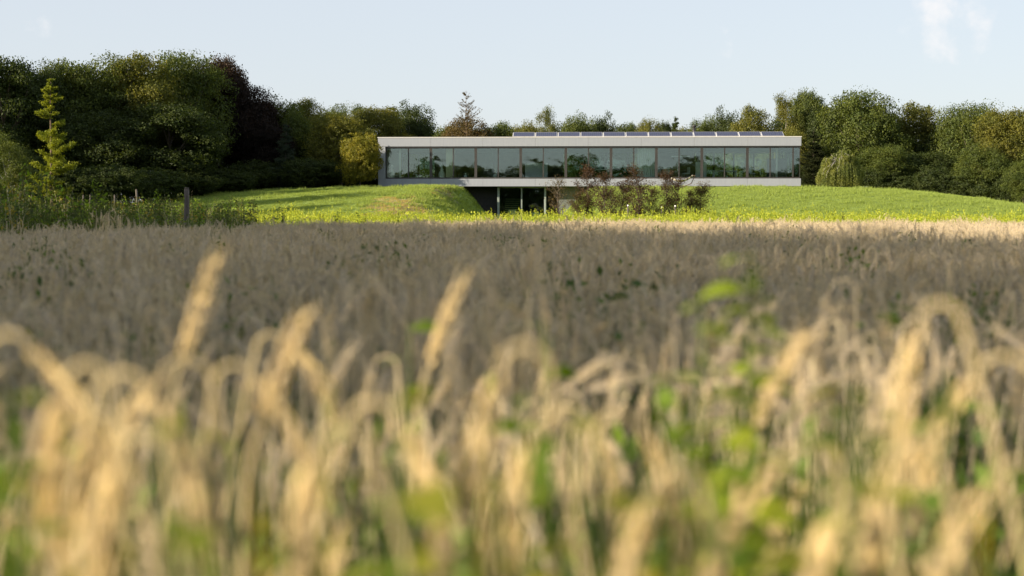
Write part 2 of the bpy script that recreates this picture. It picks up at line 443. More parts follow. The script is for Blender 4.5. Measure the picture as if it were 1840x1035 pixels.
# cladding panels: each its own piece, joints recessed over a dark backing
mb = MB(); mb.box(0.03, HL - 0.03, 0.06, 0.9, HH - FT + 0.012, HH - 0.05); hpart('fascia_backing', mb, M['soffit'])
npan = 8
for k in range(npan):
    x0 = k * HL / npan + 0.006; x1 = (k + 1) * HL / npan - 0.006
    mb = MB(); mb.bbox(x0, x1, 0, 0.055, HH - FT, HH - 0.03, 0.006); hpart('fascia_panel', mb, M['cladding'])
    mb = MB(); mb.bbox(x0, x1, 0, 0.055, 0, FB - 0.01, 0.006); hpart('fascia_panel', mb, M['cladding'])
for z0, z1 in ((FB, 1.62), (1.632, HH - FT - 0.012)):
    mb = MB(); mb.bbox(0.006, W0 - 0.03, 0, 0.055, z0, z1, 0.006); hpart('fascia_panel', mb, M['cladding'])
mb = MB(); mb.bbox(-0.03, HL + 0.03, -0.03, DEPTH + 0.03, HH - 0.028, HH + 0.03, 0.008); hpart('roof_coping', mb, M['coping'])
mb = MB(); mb.box(0.25, HL - 0.25, 0.25, DEPTH - 0.25, HH + 0.032, HH + 0.05); hpart('roof_surface', mb, M['roofing'])
mb = MB(); mb.box(0.06, HL - 0.06, 0.06, DEPTH - 0.06, 0.003, FB - 0.015); hpart('floor_slab', mb, M['soffit'])
mb = MB(); mb.box(0.1, HL - 0.1, 0.45, DEPTH - 0.1, FB - 0.013, FB + 0.01); hpart('floor', mb, M['floor_wood'])
mb = MB(); mb.box(0.3, HL - 0.1, 0.95, DEPTH - 0.1, HH - FT - 0.02, HH - 0.06); hpart('ceiling', mb, M['grey_plaster'])
mb = MB(); mb.bbox(0.0, 0.35, 0.058, DEPTH, FB + 0.001, HH - FT - 0.003, 0.006); hpart('end_wall', mb, M['cladding'])
for nm, x0, x1 in (('end_band', -0.0, 0.05), ('end_band', HL - 0.05, HL)):
    mb = MB(); mb.bbox(x0, x1, 0.058, DEPTH, HH - FT, HH - 0.03, 0.006); mb.bbox(x0, x1, 0.058, DEPTH, 0, FB - 0.01, 0.006); hpart(nm, mb, M['cladding'])
# near-black strip painted in for the shadow gap above the glazing
mb = MB(); mb.box(W0 - 0.03, HL - 0.08, 0.10, 0.5, HH - FT - 0.09, HH - FT + 0.01); hpart('shadow_gap_strip', mb, M['dark_thing'])
WZ0, WZ1 = FB, HH - FT - 0.092
GY = 0.22
def window(x0, x1, wl, wr, y=GY, parent=house):
    mb = MB(); d0, d1 = y - 0.05, y + 0.07
    mb.box(x0, x0 + wl, d0, d1, WZ0, WZ1); mb.box(x1 - wr, x1, d0, d1, WZ0, WZ1)
    mb.box(x0 + wl, x1 - wr, d0 + 0.01, d1 - 0.01, WZ0, WZ0 + 0.10); mb.box(x0 + wl, x1 - wr, d0 + 0.01, d1 - 0.01, WZ1 - 0.055, WZ1)
    w = hpart('window', mb, M['bronze'])
    mb = MB(); mb.box(x0 + wl - 0.005, x1 - wr + 0.005, y - 0.012, y + 0.012, WZ0 + 0.09, WZ1 - 0.045)
    p = hpart('pane', mb, M['glass'], w)
    cx_, cz_ = (x0 + x1) / 2, (WZ0 + WZ1) / 2          # each pane sits a hair off true, so its mirror image shifts
    p.data.transform(Matrix.Translation((-cx_, -y, -cz_))); p.location = (cx_, y, cz_)
    p.rotation_euler = (random.uniform(-0.0012, 0.0012), 0, random.uniform(-0.004, 0.004)); return w
for k in range(18):
    x0 = W0 + k * BAY + 0.0015; x1 = W0 + (k + 1) * BAY - 0.0015
    tl = 0.10 if k % 2 == 0 and k > 0 else 0.04
    trr = 0.10 if k % 2 == 1 else 0.04
    if k == 0: tl = 0.05
    if k == 17: trr = 0.05
    window(x0, x1, tl, trr)
window(W1 + 0.0015, HL - 0.06, 0.05, 0.035)
# glazed right end and rear glazing
for k in range(5):
    y0 = 0.30 + k * 2.1; mb = MB()
    mb.box(HL - 0.20, HL - 0.08, y0, y0 + 0.06, WZ0, WZ1); mb.box(HL - 0.20, HL - 0.08, y0 + 2.03, y0 + 2.09, WZ0, WZ1)
    mb.box(HL - 0.19, HL - 0.09, y0 + 0.06, y0 + 2.03, WZ0, WZ0 + 0.1); mb.box(HL - 0.19, HL - 0.09, y0 + 0.06, y0 + 2.03, WZ1 - 0.055, WZ1 + 0.08)
    w = hpart('window', mb, M['bronze'])
    mb = MB(); mb.box(HL - 0.15, HL - 0.13, y0 + 0.05, y0 + 2.04, WZ0 + 0.09, WZ1 - 0.045); hpart('pane', mb, M['glass'], w)
RY = DEPTH - 0.3
rear = [(hx(694), hx(760), 1), (hx(760), hx(858), 0), (hx(858), hx(1010), 0), (hx(1010), hx(1180), 1), (hx(1180), hx(1268), 0), (hx(1268), hx(1424), 1)]
for x0, x1, gl in rear:
    if gl:
        n = max(1, round((x1 - x0) / 1.75)); st = (x1 - x0) / n
        for k in range(n):
            a0 = x0 + k * st + 0.003; a1 = a0 + st - 0.006; mb = MB()
            for (p, q) in ((a0, a0 + 0.06), (a1 - 0.06, a1)): mb.box(p, q, RY, RY + 0.1, WZ0 + 0.02, WZ1 + 0.05)
            mb.box(a0 + 0.06, a1 - 0.06, RY + .01, RY + 0.09, WZ0 + 0.02, WZ0 + 0.1); mb.box(a0 + 0.06, a1 - 0.06, RY + .01, RY + 0.09, WZ1 - 0.03, WZ1 + 0.05)
            w = hpart('window', mb, M['bronze'])
            mb = MB(); mb.box(a0 + 0.05, a1 - 0.05, RY + 0.04, RY + 0.06, WZ0 + 0.09, WZ1); hpart('pane', mb, M['glass_low'], w)
    else:
        mb = MB(); mb.box(x0 + 0.003, x1 - 0.003, RY, RY + 0.2, WZ0 + 0.02, WZ1 + 0.06); hpart('rear_wall', mb, M['grey_plaster'])
# partitions
def part_wall(px, y0, y1, w, mat):
    x = hx(px); mb = MB(); mb.box(x - w / 2, x + w / 2, y0, y1, FB + 0.012, HH - FT - 0.03); hpart('partition', mb, mat)
part_wall(806, 1.0, 6.0, 0.16, M['cream'])
mb = MB(); mb.box(hx(800), hx(813), 0.9, 0.995, FB + 0.012, HH - FT - 0.03); hpart('partition', mb, M['cream'])
part_wall(717.5, 0.7, 0.95, 0.14, M['interior_white'])
part_wall(880, 3.0, 9.5, 0.15, M['grey_plaster'])
part_wall(1060, 4.5, 10.2, 0.15, M['interior_white'])
part_wall(1272, 3.0, 10.2, 0.15, M['grey_plaster'])
part_wall(1398, 1.2, 1.45, 0.14, M['interior_white'])
# low dark cabinet wall at the right
mb = MB(); mb.box(hx(1387), hx(1421), 2.6, 3.2, FB + 0.012, FB + 1.62); hpart('cupboard_wall', mb, M['dark_thing'])
# chimney
fx = hx(1258); fy = 6.0; mb = MB()
mb.tube([(fx, fy, HH + 0.045), (fx, fy, HH + 1.12)], 0.12, 14); mb.tube([(fx, fy, HH + 1.125), (fx, fy, HH + 1.27)], 0.165, 14)
hpart('chimney', mb, M['flue'])
mb = MB(); mb.box(hx(899), hx(920), 3.0, 5.0, HH + 0.05, HH + 0.12); hpart('roof_light', mb, M['white_thing'])

# --- lower storey (in local coordinates, z from -2.85)
LZ = -2.78
LY = 1.6
gx = [hx(895), hx(936), hx(978)]
for i, (a0, a1) in enumerate(((gx[0], gx[1]), (gx[1], gx[2]))):
    for (p, q) in ((a0, a1),):
        mb = MB(); fr = 0.05
        mb.box(p + 0.002, p + fr, LY, LY + 0.1, LZ, -0.02); mb.box(q - fr, q - 0.002, LY, LY + 0.1, LZ, -0.02)
        mb.box(p + fr, q - fr, LY + .01, LY + 0.09, LZ, LZ + 0.08); mb.box(p + fr, q - fr, LY + .01, LY + 0.09, -0.10, -0.02)
        w = hpart('window', mb, M['steel_green'])
        mb = MB(); mb.box(p + fr - .005, q - fr + .005, LY + 0.04, LY + 0.06, LZ + 0.07, -0.09); hpart('pane', mb, M['glass_low'], w)
mb = MB(); mb.box(gx[2] + 0.1, hx(1003), LY + 0.04, LY + 0.06, LZ, -0.003); hpart('glass_screen', mb, M['glass_low'])
for px_, w_ in ((894.0, 0.17), (979, 0.15)):
    x = hx(px_); mb = MB(); mb.bbox(x - w_ / 2, x + w_ / 2, LY - 0.3, LY - 0.12, LZ - 0.1, -0.004, 0.01); hpart('column', mb, M['steel_green'])
mb = MB(); mb.box(hx(1003.5), hx(1003.5) + 2.6, LY + 0.02, LY + 0.3, LZ, -0.004); hpart('retaining_wall', mb, M['retaining'])
mb = MB(); mb.box(hx(815), gx[0] - 0.1, LY + 2.0, LY + 2.3, LZ, -0.004); hpart('retaining_wall', mb, M['dark_thing'])
mb = MB(); mb.box(gx[0] - 0.09, gx[0] - 0.02, LY + 0.11, 8.0, LZ, -0.004); mb.box(hx(1003.5) + 2.2, hx(1003.5) + 2.5, LY + 0.31, 8.0, LZ, -0.004)
mb.box(gx[0] - 0.02, hx(1003.5) + 2.2, 7.9, 8.1, LZ, -0.004); hpart('basement_wall', mb, M['retaining'])
mb = MB(); mb.box(gx[0] - 0.02, hx(1003.5) + 2.2, LY - 0.6, 7.9, LZ - 0.12, LZ - 0.002); hpart('basement_floor', mb, M['retaining'])
# staircase seen through the lower glass: each tread a piece
for k in range(11):
    mb = MB(); x0 = gx[0] + 0.35; mb.bbox(x0, x0 + 1.15, 2.6 + k * 0.27, 2.88 + k * 0.27, LZ + 0.17 * (k + 1) - 0.045, LZ + 0.17 * (k + 1), 0.004)
    hpart('stair_tread', mb, M['cream'])

hM = house.matrix_basis.copy()
def hw(x, y, z): return Matrix.Translation(Vector((HX0, 111.3, HZ))) @ Matrix.Rotation(HROT, 4, 'Z') @ Vector((x, y, z))
ORD = ['first', 'second', 'third', 'fourth', 'fifth', 'sixth', 'seventh', 'eighth', 'ninth', 'tenth', 'eleventh', 'twelfth']

# --- solar panels
def pv_material():
    m, t, out = new_mat('photovoltaic')
    b = t.nodes.new('ShaderNodeBsdfPrincipled'); b.inputs['Roughness'].default_value = 0.3; b.inputs['Specular IOR Level'].default_value = 0.25
    br = t.nodes.new('ShaderNodeTexBrick'); br.offset = 0; br.inputs['Scale'].default_value = 1
    br.inputs['Color1'].default_value = (0.012, 0.016, 0.05, 1); br.inputs['Color2'].default_value = (0.016, 0.022, 0.065, 1)
    br.inputs['Mortar'].default_value = (0.12, 0.13, 0.16, 1); br.inputs['Mortar Size'].default_value = 0.006
    br.inputs['Brick Width'].default_value = 0.16; br.inputs['Row Height'].default_value = 0.16
    tcn = t.nodes.new('ShaderNodeTexCoord'); t.links.new(tcn.outputs['Object'], br.inputs[0])
    t.links.new(br.outputs[0], b.inputs['Base Color']); t.links.new(b.outputs[0], out.inputs[0]); return m
M['pv'] = pv_material()
PW = 1.70; tiltp = R(22)
def make_panel():
    t = thing('solar_panel', 'dark blue solar panel', 'solar panel', group='solar panels in a row on the flat roof')
    lnk = []
    # local: x along width, panel leaning back; built flat then tilted by the part's rotation
    mb = MB(); mb.box(-PW / 2 + 0.03, PW / 2 - 0.03, 0.03, 0.97, 0.002, 0.018)
    c = link('cells', mb.mesh('cells', M['pv']), t, (0, 0, 0.12), (tiltp, 0, 0)); lnk.append(c)
    mb = MB(); 
    mb.box(-PW / 2, PW / 2, 0, 0.03, -0.02, 0.022); mb.box(-PW / 2, PW / 2, 0.97, 1.0, -0.02, 0.022)
    mb.box(-PW / 2, -PW / 2 + 0.03, 0.03, 0.97, -0.02, 0.022); mb.box(PW / 2 - 0.03, PW / 2, 0.03, 0.97, -0.02, 0.022)
    f = link('frame', mb.mesh('frame', M['alu']), t, (0, 0, 0.12), (tiltp, 0, 0)); lnk.append(f)
    hb = 0.12 + math.sin(tiltp)
    for sx in (-1, 1):
        mb = MB(); x0 = sx * (PW / 2 + 0.012) - 0.01; x1 = x0 + 0.02
        V = [(x, y, z) for x in (x0, x1) for (y, z) in ((-0.03, 0.0), (0.97, 0.0), (0.93, hb - 0.03), (0.86, hb - 0.03), (-0.03, 0.12))]
        mb.add(V, [(0, 1, 2, 3, 4)]); mb.f.append((np.array([[9, 8, 7, 6, 5]]), 0, False))
        mb.f.append((np.array([[i, 5 + i, 5 + (i + 1) % 5, (i + 1) % 5] for i in range(5)]), 0, False))
        lnk.append(link('support', mb.mesh('support', M['white_thing']), t))
    return t, lnk
pv0, pvc = make_panel()
for k in range(12):
    if k == 0: t, ch = pv0, pvc
    else:
        t = pv0.copy(); COL.objects.link(t)
        for c in pvc:
            q = c.copy(); COL.objects.link(q); q.parent = t
    pxc = 939 + k * 40.65
    p = hw(hx(pxc) * 1.0 + (hx(pxc) - hx(920)) * 0.018, 2.2, HH + 0.055)
    t.location = p; t.rotation_euler = (0, 0, HROT)
    t['label'] = 'dark blue solar panel on the roof, %s from the left end of the row' % ORD[k]

# --- things inside the rooms
FZ = FB + 0.012
def furn(name, label, cat, px, y):
    return thing(name, label, cat, hw(hx(px), y, FZ), HROT)
# curtain with folds
t = furn('curtain', 'pale pleated curtain hanging full height behind a glass pane right of the young red trees', 'curtain', 1162, 0.75)
mb = MB(); n = 60; cx = np.linspace(-0.72, 0.72, n); cy = 0.05 * np.sin(cx * 38) + 0.02 * np.sin(cx * 17 + 1)
V = np.concatenate([np.stack([cx, cy, np.zeros(n) + 0.02], -1), np.stack([cx, cy * 0.8, np.full(n, 2.36)], -1)])
i = np.arange(n - 1); mb.add(V, np.stack([i, i + 1, i + n + 1, i + n], -1), 0, True); link('cloth', mb.mesh('cloth', M['linen']), t)
mb = MB(); mb.tube([(-0.85, 0, 2.39), (0.85, 0, 2.39)], 0.015, 8); link('rail', mb.mesh('rail', M['alu']), t)
def table(px, y, w, d, h, label, mat='white_thing', name='table'):
    t = furn(name, label, 'table', px, y)
    mb = MB(); mb.bbox(-w / 2, w / 2, -d / 2, d / 2, h - 0.06, h, 0.008); link('tabletop', mb.mesh('tabletop', M[mat]), t)
    for sx in (-1, 1):
        for sy in (-1, 1):
            mb = MB(); mb.bbox(sx * (w / 2 - 0.08) - 0.03, sx * (w / 2 - 0.08) + 0.03, sy * (d / 2 - 0.08) - 0.03, sy * (d / 2 - 0.08) + 0.03, 0, h - 0.061, 0.004)
            link('leg', mb.mesh('leg', M[mat]), t)
    return t
table(1305, 1.6, 1.9, 0.9, 0.62, 'long low white table behind the glass in the right part of the house')
table(828, 2.6, 1.1, 0.7, 0.5, 'small dark table behind the fourth window from the left', 'dark_wood')
def chair(px, y, label, mat='white_thing', rz=0, h=0.45):
    t = furn('chair', label, 'chair', px, y); t.rotation_euler.z += rz
    mb = MB(); mb.bbox(-0.27, 0.27, -0.25, 0.25, h - 0.09, h, 0.03); link('seat', mb.mesh('seat', M[mat]), t)
    mb = MB(); mb.bbox(-0.27, 0.27, 0.20, 0.27, h + 0.005, h + 0.45, 0.03); link('backrest', mb.mesh('backrest', M[mat]), t)
    for sx in (-1, 1):
        for sy in (-1, 1):
            mb = MB(); mb.tube([(sx * .25, sy * .22, 0), (sx * .21, sy * .19, h - 0.09)], 0.018, 6); link('leg', mb.mesh('leg', M['alu']), t)
chair(1352, 1.4, 'white armchair behind the glass near the right end of the house', rz=0.5)
chair(1234, 1.5, 'pale chair beside the white cabinet behind the glass', rz=-1.3)
chair(1201, 1.8, 'white chair under the long pendant lamp', rz=2.9)
chair(1190, 2.9, 'small white chair farther back in the room under the pendant lamp', rz=0.2)
# white cabinet
t = furn('cabinet', 'white cabinet straddling the mullion right of the dining table', 'cabinet', 1261, 1.3)
mb = MB(); mb.bbox(-0.42, 0.42, -0.25, 0.25, 0.08, 1.32, 0.01); link('body', mb.mesh('body', M['white_thing']), t)
mb = MB(); mb.box(-0.38, 0.38, -0.2, 0.2, 0, 0.078); link('plinth', mb.mesh('plinth', M['dark_thing']), t)
for sx in (-1, 1):
    mb = MB(); mb.bbox(min(0.01 * sx, 0.40 * sx), max(0.01 * sx, 0.40 * sx), -0.27, -0.252, 0.1, 1.3, 0.004); link('door', mb.mesh('door', M['white_thing']), t)
# low sideboard
t = furn('sideboard', 'low pale sideboard along the third quarter of the room', 'sideboard', 962, 3.2)
mb = MB(); mb.bbox(-0.9, 0.9, -0.25, 0.25, 0.12, 1.3, 0.01); link('body', mb.mesh('body', M['white_thing']), t)
mb = MB(); mb.box(-0.85, 0.85, -0.2, 0.2, 0, 0.119); link('plinth', mb.mesh('plinth', M['dark_thing']), t)
# pendant lamp (unlit)
t = thing('pendant_lamp', 'long thin white pendant lamp hanging over the dining table', 'lamp', hw(hx(1225), 1.6, FZ + 1.72), HROT)
mb = MB(); mb.bbox(-0.72, 0.72, -0.03, 0.03, 0, 0.06, 0.01); link('lamp_shade', mb.mesh('lamp_shade', M['white_thing']), t)
for sx in (-0.5, 0.5):
    mb = MB(); mb.tube([(sx, 0, 0.06), (sx, 0, 0.75)], 0.006, 5); link('cord', mb.mesh('cord', M['dark_thing']), t)
table(1213, 1.9, 2.0, 0.95, 0.74, 'dining table below the long pendant lamp', 'dark_wood')
# white square frames on the glass / desks
for px_, w_, lab in ((1069, 0.42, 'white rimmed square screen standing behind the tenth window'), (1094, 0.3, 'narrow white rimmed screen next to the brown mullion')):
    t = thing('screen', lab, 'screen', hw(hx(px_), 0.62, FZ + 1.05), HROT)
    mb = MB(); h_ = 0.32; b_ = 0.035
    mb.box(-w_ / 2, w_ / 2, -0.015, 0.015, 0, b_); mb.box(-w_ / 2, w_ / 2, -0.015, 0.015, h_ - b_, h_)
    mb.box(-w_ / 2, -w_ / 2 + b_, -0.015, 0.015, b_, h_ - b_); mb.box(w_ / 2 - b_, w_ / 2, -0.015, 0.015, b_, h_ - b_); link('frame', mb.mesh('frame', M['white_thing']), t)
    mb = MB(); mb.box(-w_ / 2 + b_, w_ / 2 - b_, -0.008, 0.008, b_, h_ - b_); link('display', mb.mesh('display', M['dark_thing']), t)
    mb = MB(); mb.box(-0.02, 0.02, -0.014, 0.014, -0.28, -0.001); mb.box(-0.12, 0.12, -0.08, 0.08, -0.30, -0.281); link('stand', mb.mesh('stand', M['dark_thing']), t)
table(1080, 0.85, 1.7, 0.7, 0.75, 'desk with two screens behind the tenth window')
# small framed thing on the floor at px 836
t = thing('speaker', 'small dark boxy loudspeaker with pale cones behind the fourth window', 'loudspeaker', hw(hx(836), 0.6, FZ), HROT)
mb = MB(); mb.bbox(-0.2, 0.2, -0.15, 0.15, 0.0, 0.5, 0.012); link('cabinet', mb.mesh('cabinet', M['dark_thing']), t)
for z_, r_ in ((0.17, 0.12), (0.37, 0.07)):
    mb = MB(); mb.tube([(0, -0.149, z_), (0, -0.17, z_)], [r_, r_ * 0.8], 14); link('cone', mb.mesh('cone', M['white_thing']), t)
# pawn-shaped pale floor lamps
def turned(px, y, label, s=1.0):
    t = furn('vase', label, 'vase', px, y)
    zz = np.array([0, 0.05, 0.12, 0.3, 0.5, 0.62, 0.70, 0.74, 0.85, 0.97, 1.06, 1.1]) * s
    rr = np.array([0.24, 0.25, 0.2, 0.24, 0.2, 0.1, 0.16, 0.08, 0.06, 0.12, 0.09, 0.01]) * s
    mb = MB(); mb.tube([(0, 0, z) for z in zz], rr, 18); link('body', mb.mesh('body', M['white_thing']), t)
    mb = MB(); mb.tube([(0, 0, 1.1 * s), (0, 0, 1.13 * s)], [0.05 * s, 0.03 * s], 10); link('finial', mb.mesh('finial', M['white_thing']), t)
turned(702, 1.0, 'tall pale turned vase behind the first window from the left')
turned(792, 1.0, 'tall pale turned vase left of the cream wall', 1.05)
# potted grass plant
t = furn('potted_plant', 'spiky potted plant with long thin leaves behind the sixth mullion', 'plant', 889, 0.8)
mb = MB(); mb.tube([(0, 0, 0), (0, 0, 0.35)], [0.14, 0.19], 14); link('pot', mb.mesh('pot', M['white_thing']), t)
mb = MB()
for k in range(26):
    a = random.uniform(0, 6.28); L = random.uniform(0.5, 1.0); s_ = random.uniform(.15, .45)
    P = [(math.cos(a) * s_ * q ** 1.5, math.sin(a) * s_ * q ** 1.5, 0.34 + L * q * (1 - 0.15 * q)) for q in np.linspace(0, 1, 6)]
    mb.ribbon(P, np.linspace(0.04, 0.006, 6), (-math.sin(a), math.cos(a), 0))
lf = link('leaves', mb.mesh('leaves', M['leaf']), t); lf.color = (0.25, 0.35, 0.12, 1)
# things seen in the lower room
t = thing('lounge_chair', 'pale lounge chair behind the lower glass left of the middle mullion', 'chair', hw(hx(925), LY + 0.9, LZ + 0.0), HROT + 0.6)
mb = MB(); mb.bbox(-0.35, 0.35, -0.3, 0.35, 0.3, 0.42, 0.03); link('seat', mb.mesh('seat', M['white_thing']), t)
bk = MB(); bk.bbox(-0.35, 0.35, 0.0, 0.09, 0, 0.6, 0.03); link('backrest', bk.mesh('backrest', M['white_thing']), t, (0, 0.33, 0.42), (-0.35, 0, 0))
for sx in (-.3, .3):
    for sy in (-.25, .3):
        mb = MB(); mb.tube([(sx, sy, 0), (sx, sy, 0.3)], 0.02, 6); link('leg', mb.mesh('leg', M['alu']), t)
t = thing('bench', 'low pale bench behind the lower glass beside the green steel column', 'bench', hw(hx(962), LY + 0.8, LZ), HROT)
mb = MB(); mb.bbox(-0.3, 0.3, -0.25, 0.25, 0.35, 0.75, 0.03); link('seat', mb.mesh('seat', M['white_thing']), t)
for sx in (-.25, .25):
    mb = MB(); mb.box(sx - 0.03, sx + 0.03, -0.2, 0.2, 0, 0.349); link('leg', mb.mesh('leg', M['alu']), t)

# --- striped hammock on the lawn in front of the house
def stripe_mat():
    m, t, out = new_mat('striped_canvas')
    b = t.nodes.new('ShaderNodeBsdfPrincipled'); b.inputs['Roughness'].default_value = 0.9
    tcn = t.nodes.new('ShaderNodeTexCoord'); w = t.nodes.new('ShaderNodeTexWave'); w.inputs['Scale'].default_value = 1.15; w.bands_direction = 'X'
    t.links.new(tcn.outputs['Object'], w.inputs[0]); cr = t.nodes.new('ShaderNodeValToRGB'); cr.color_ramp.interpolation = 'CONSTANT'
    cr.color_ramp.elements[0].color = (0.75, 0.72, 0.62, 1); cr.color_ramp.elements[1].position = 0.62; cr.color_ramp.elements[1].color = (0.16, 0.14, 0.10, 1)
    t.links.new(w.outputs[0], cr.inputs[0]); t.links.new(cr.outputs[0], b.inputs[0]); t.links.new(b.outputs[0], out.inputs[0]); return m
hp = at(1225, 326, 105.5)
gz = Hs(hp.x, 105.5)
t = thing('hammock', 'striped hammock on a curved stand in front of the house above the young beeches', 'hammock', (hp.x, 105.5, gz), -0.05)
mb = MB(); n = 14; m_ = 6
hz = hp.z - gz
V = []
for i in range(n):
    u = i / (n - 1) * 2 - 1
    for j in range(m_):
        w = j / (m_ - 1) * 2 - 1
        V.append((u * 0.80, w * 0.35 * (1 - 0.55 * u * u), hz + 0.30 * u * u + 0.08 * u + 0.10 * w * w))
V = np.array(V); V2 = V.copy(); V2[:, 2] -= 0.04
i = np.arange(n - 1)[:, None] * m_ + np.arange(m_ - 1)[None]
F = np.stack([i, i + 1, i + m_ + 1, i + m_], -1).reshape(-1, 4)
mb.add(V, F, 0, True); mb.add(V2, F[:, ::-1], 0, True)
link('canvas', mb.mesh('canvas', stripe_mat()), t)
mb = MB(); mb.tube([(-0.82, 0, hz + 0.24), (-0.95, 0, hz + 0.28), (-0.7, 0, 0.3), (0, 0, 0.03), (0.7, 0, 0.3), (0.98, 0, hz + 0.46), (0.82, 0, hz + 0.42)], 0.03, 8)
mb.tube([(-0.5, -0.4, 0.02), (-0.5, 0.4, 0.02)], 0.03, 6); mb.tube([(0.5, -0.4, 0.02), (0.5, 0.4, 0.02)], 0.03, 6)
link('stand', mb.mesh('stand', M['dark_wood']), t)

# ================================================================== TREES
def leaves_quads(P, N, size, mb, m=0, aspect=0.62, seed=0):
    """leaf rhombs at P facing N"""
    r = np.random.default_rng(seed); n = len(P)
    A = np.cross(N, r.normal(size=(n, 3))); A /= np.linalg.norm(A, axis=1, keepdims=True) + 1e-9
    B = np.cross(N, A)
    s = (size * r.uniform(0.65, 1.35, n))[:, None]
    V = np.stack([P - A * s / 2, P + B * s * aspect / 2 + N * s * 0.08, P + A * s / 2, P - B * s * aspect / 2 + N * s * 0.08], 1).reshape(-1, 3)
    i = np.arange(n)[:, None] * 4
    mb.add(V, np.concatenate([i, i + 1, i + 2, i + 3], 1), m)
def unit(r, n):
    v = r.normal(size=(n, 3)); return v / np.linalg.norm(v, axis=1, keepdims=True)
def broad_crown(seed, h=12.0, w=9.0, low=0.10, nl=46, clumps=40, per=22, size=0.175, lobe=(0.9, 1.9), airy=0.0):
    r = np.random.default_rng(seed); mb = MB()
    cz = h * (low + 1) / 2; hz = h * (1 - low) / 2
    d = unit(r, nl); rad = r.uniform(0.45, 0.92, nl) ** 0.7
    lr = r.uniform(*lobe, nl) * h / 12
    env = np.array([w / 2, w / 2, hz])
    # egg-shaped: wider below the middle
    C = d * rad[:, None] * (env[None] - lr[:, None] * 0.9)
    shape = np.interp(C[:, 2] / hz, [-1, -0.4, 0.3, 1], [0.85, 1.08, 1.0, 0.72]); C[:, :2] *= shape[:, None]
    C[:, 2] += cz
    for k in range(nl):
        n = clumps
        dd = unit(r, n); dd[:, 2] = dd[:, 2] * 0.85 + 0.12
        q = C[k] + dd * lr[k] * r.uniform(0.72 - airy * 0.3, 1.12 + airy * 0.25, n)[:, None] * np.array([1, 1, 0.8])
        cs = r.uniform(0.20, 0.42, n) * h / 12
        P = np.repeat(q, per, 0) + np.clip(r.normal(size=(n * per, 3)), -1.7, 1.7) * np.repeat(cs, per)[:, None] * np.array([1, 1, 0.65])
        N = np.repeat(dd, per, 0) * 0.7 + unit(r, n * per) * 0.8 + np.array([0, 0, 0.25]); N /= np.linalg.norm(N, axis=1, keepdims=True)
        leaves_quads(P, N, size * h / 12, mb, seed=seed * 100 + k)
    A = np.concatenate(mb.v); zt = np.percentile(A[:, 2], 99.7); rr_ = np.percentile(np.hypot(A[:, 0], A[:, 1]), 98.5)
    f = np.array([w / 2 / rr_, w / 2 / rr_, h / zt])
    mb.v = [q * f for q in mb.v]; C = C * f
    return mb.mesh('crown', M['leaf']), C
def trunk_mesh(seed, h, C, r0=0.26, mat='bark', name='trunk', nb=14, z0=0.15):
    r = np.random.default_rng(seed); mb = MB()
    n = 9; zz = np.linspace(-0.4, h * 0.82, n)
    path = np.stack([np.cumsum(r.normal(0, 0.10, n)) * np.linspace(0, 1, n), np.cumsum(r.normal(0, 0.10, n)) * np.linspace(0, 1, n), zz], -1)
    mb.tube(path, np.interp(zz, [-0.4, 0.3, h * 0.82], [r0 * 1.5, r0, r0 * 0.15]), 9)
    order = r.permutation(len(C))[:nb]
    for k in order:
        c = C[k]; zs = np.clip(c[2] * 0.62, h * z0, h * 0.75)
        st = np.array([np.interp(zs, zz, path[:, 0]), np.interp(zs, zz, path[:, 1]), zs])
        mid = st * 0.5 + c * 0.5 + np.array([0, 0, -0.25]) + r.normal(0, 0.15, 3)
        mb.tube([st, mid, c, c + (c - mid) * 0.25], [r0 * 0.34, r0 * 0.22, r0 * 0.1, 0.012], 5)
    return mb.mesh(name, M[mat])
TREES = {}
for k in range(6):
    me, C = broad_crown(11 + k, w=9.0 + (k % 3) * 0.6, nl=44 + 3 * k, low=0.05 if k < 3 else 0.12, lobe=((0.9, 1.9), (0.7, 1.6), (1.1, 2.2))[k % 3])
    TREES['broad%d' % k] = (me, trunk_mesh(31 + k, 12, C), 12.0, 9.0)
for k in range(2):
    me, C = broad_crown(51 + k, w=6.5, nl=52, low=0.12, clumps=26, per=18, size=0.14, lobe=(0.4, 1.1), airy=0.6)
    TREES['airy%d' % k] = (me, trunk_mesh(61 + k, 12, C, 0.16, 'birch_bark'), 12.0, 6.5)
for k in range(2):
    me, C = broad_crown(71 + k, h=12, w=15, low=-0.05, nl=40, clumps=44, per=20, size=0.30, lobe=(1.8, 3.4))
    TREES['bush%d' % k] = (me, trunk_mesh(81 + k, 9, C, 0.22), 12.0, 15.0)
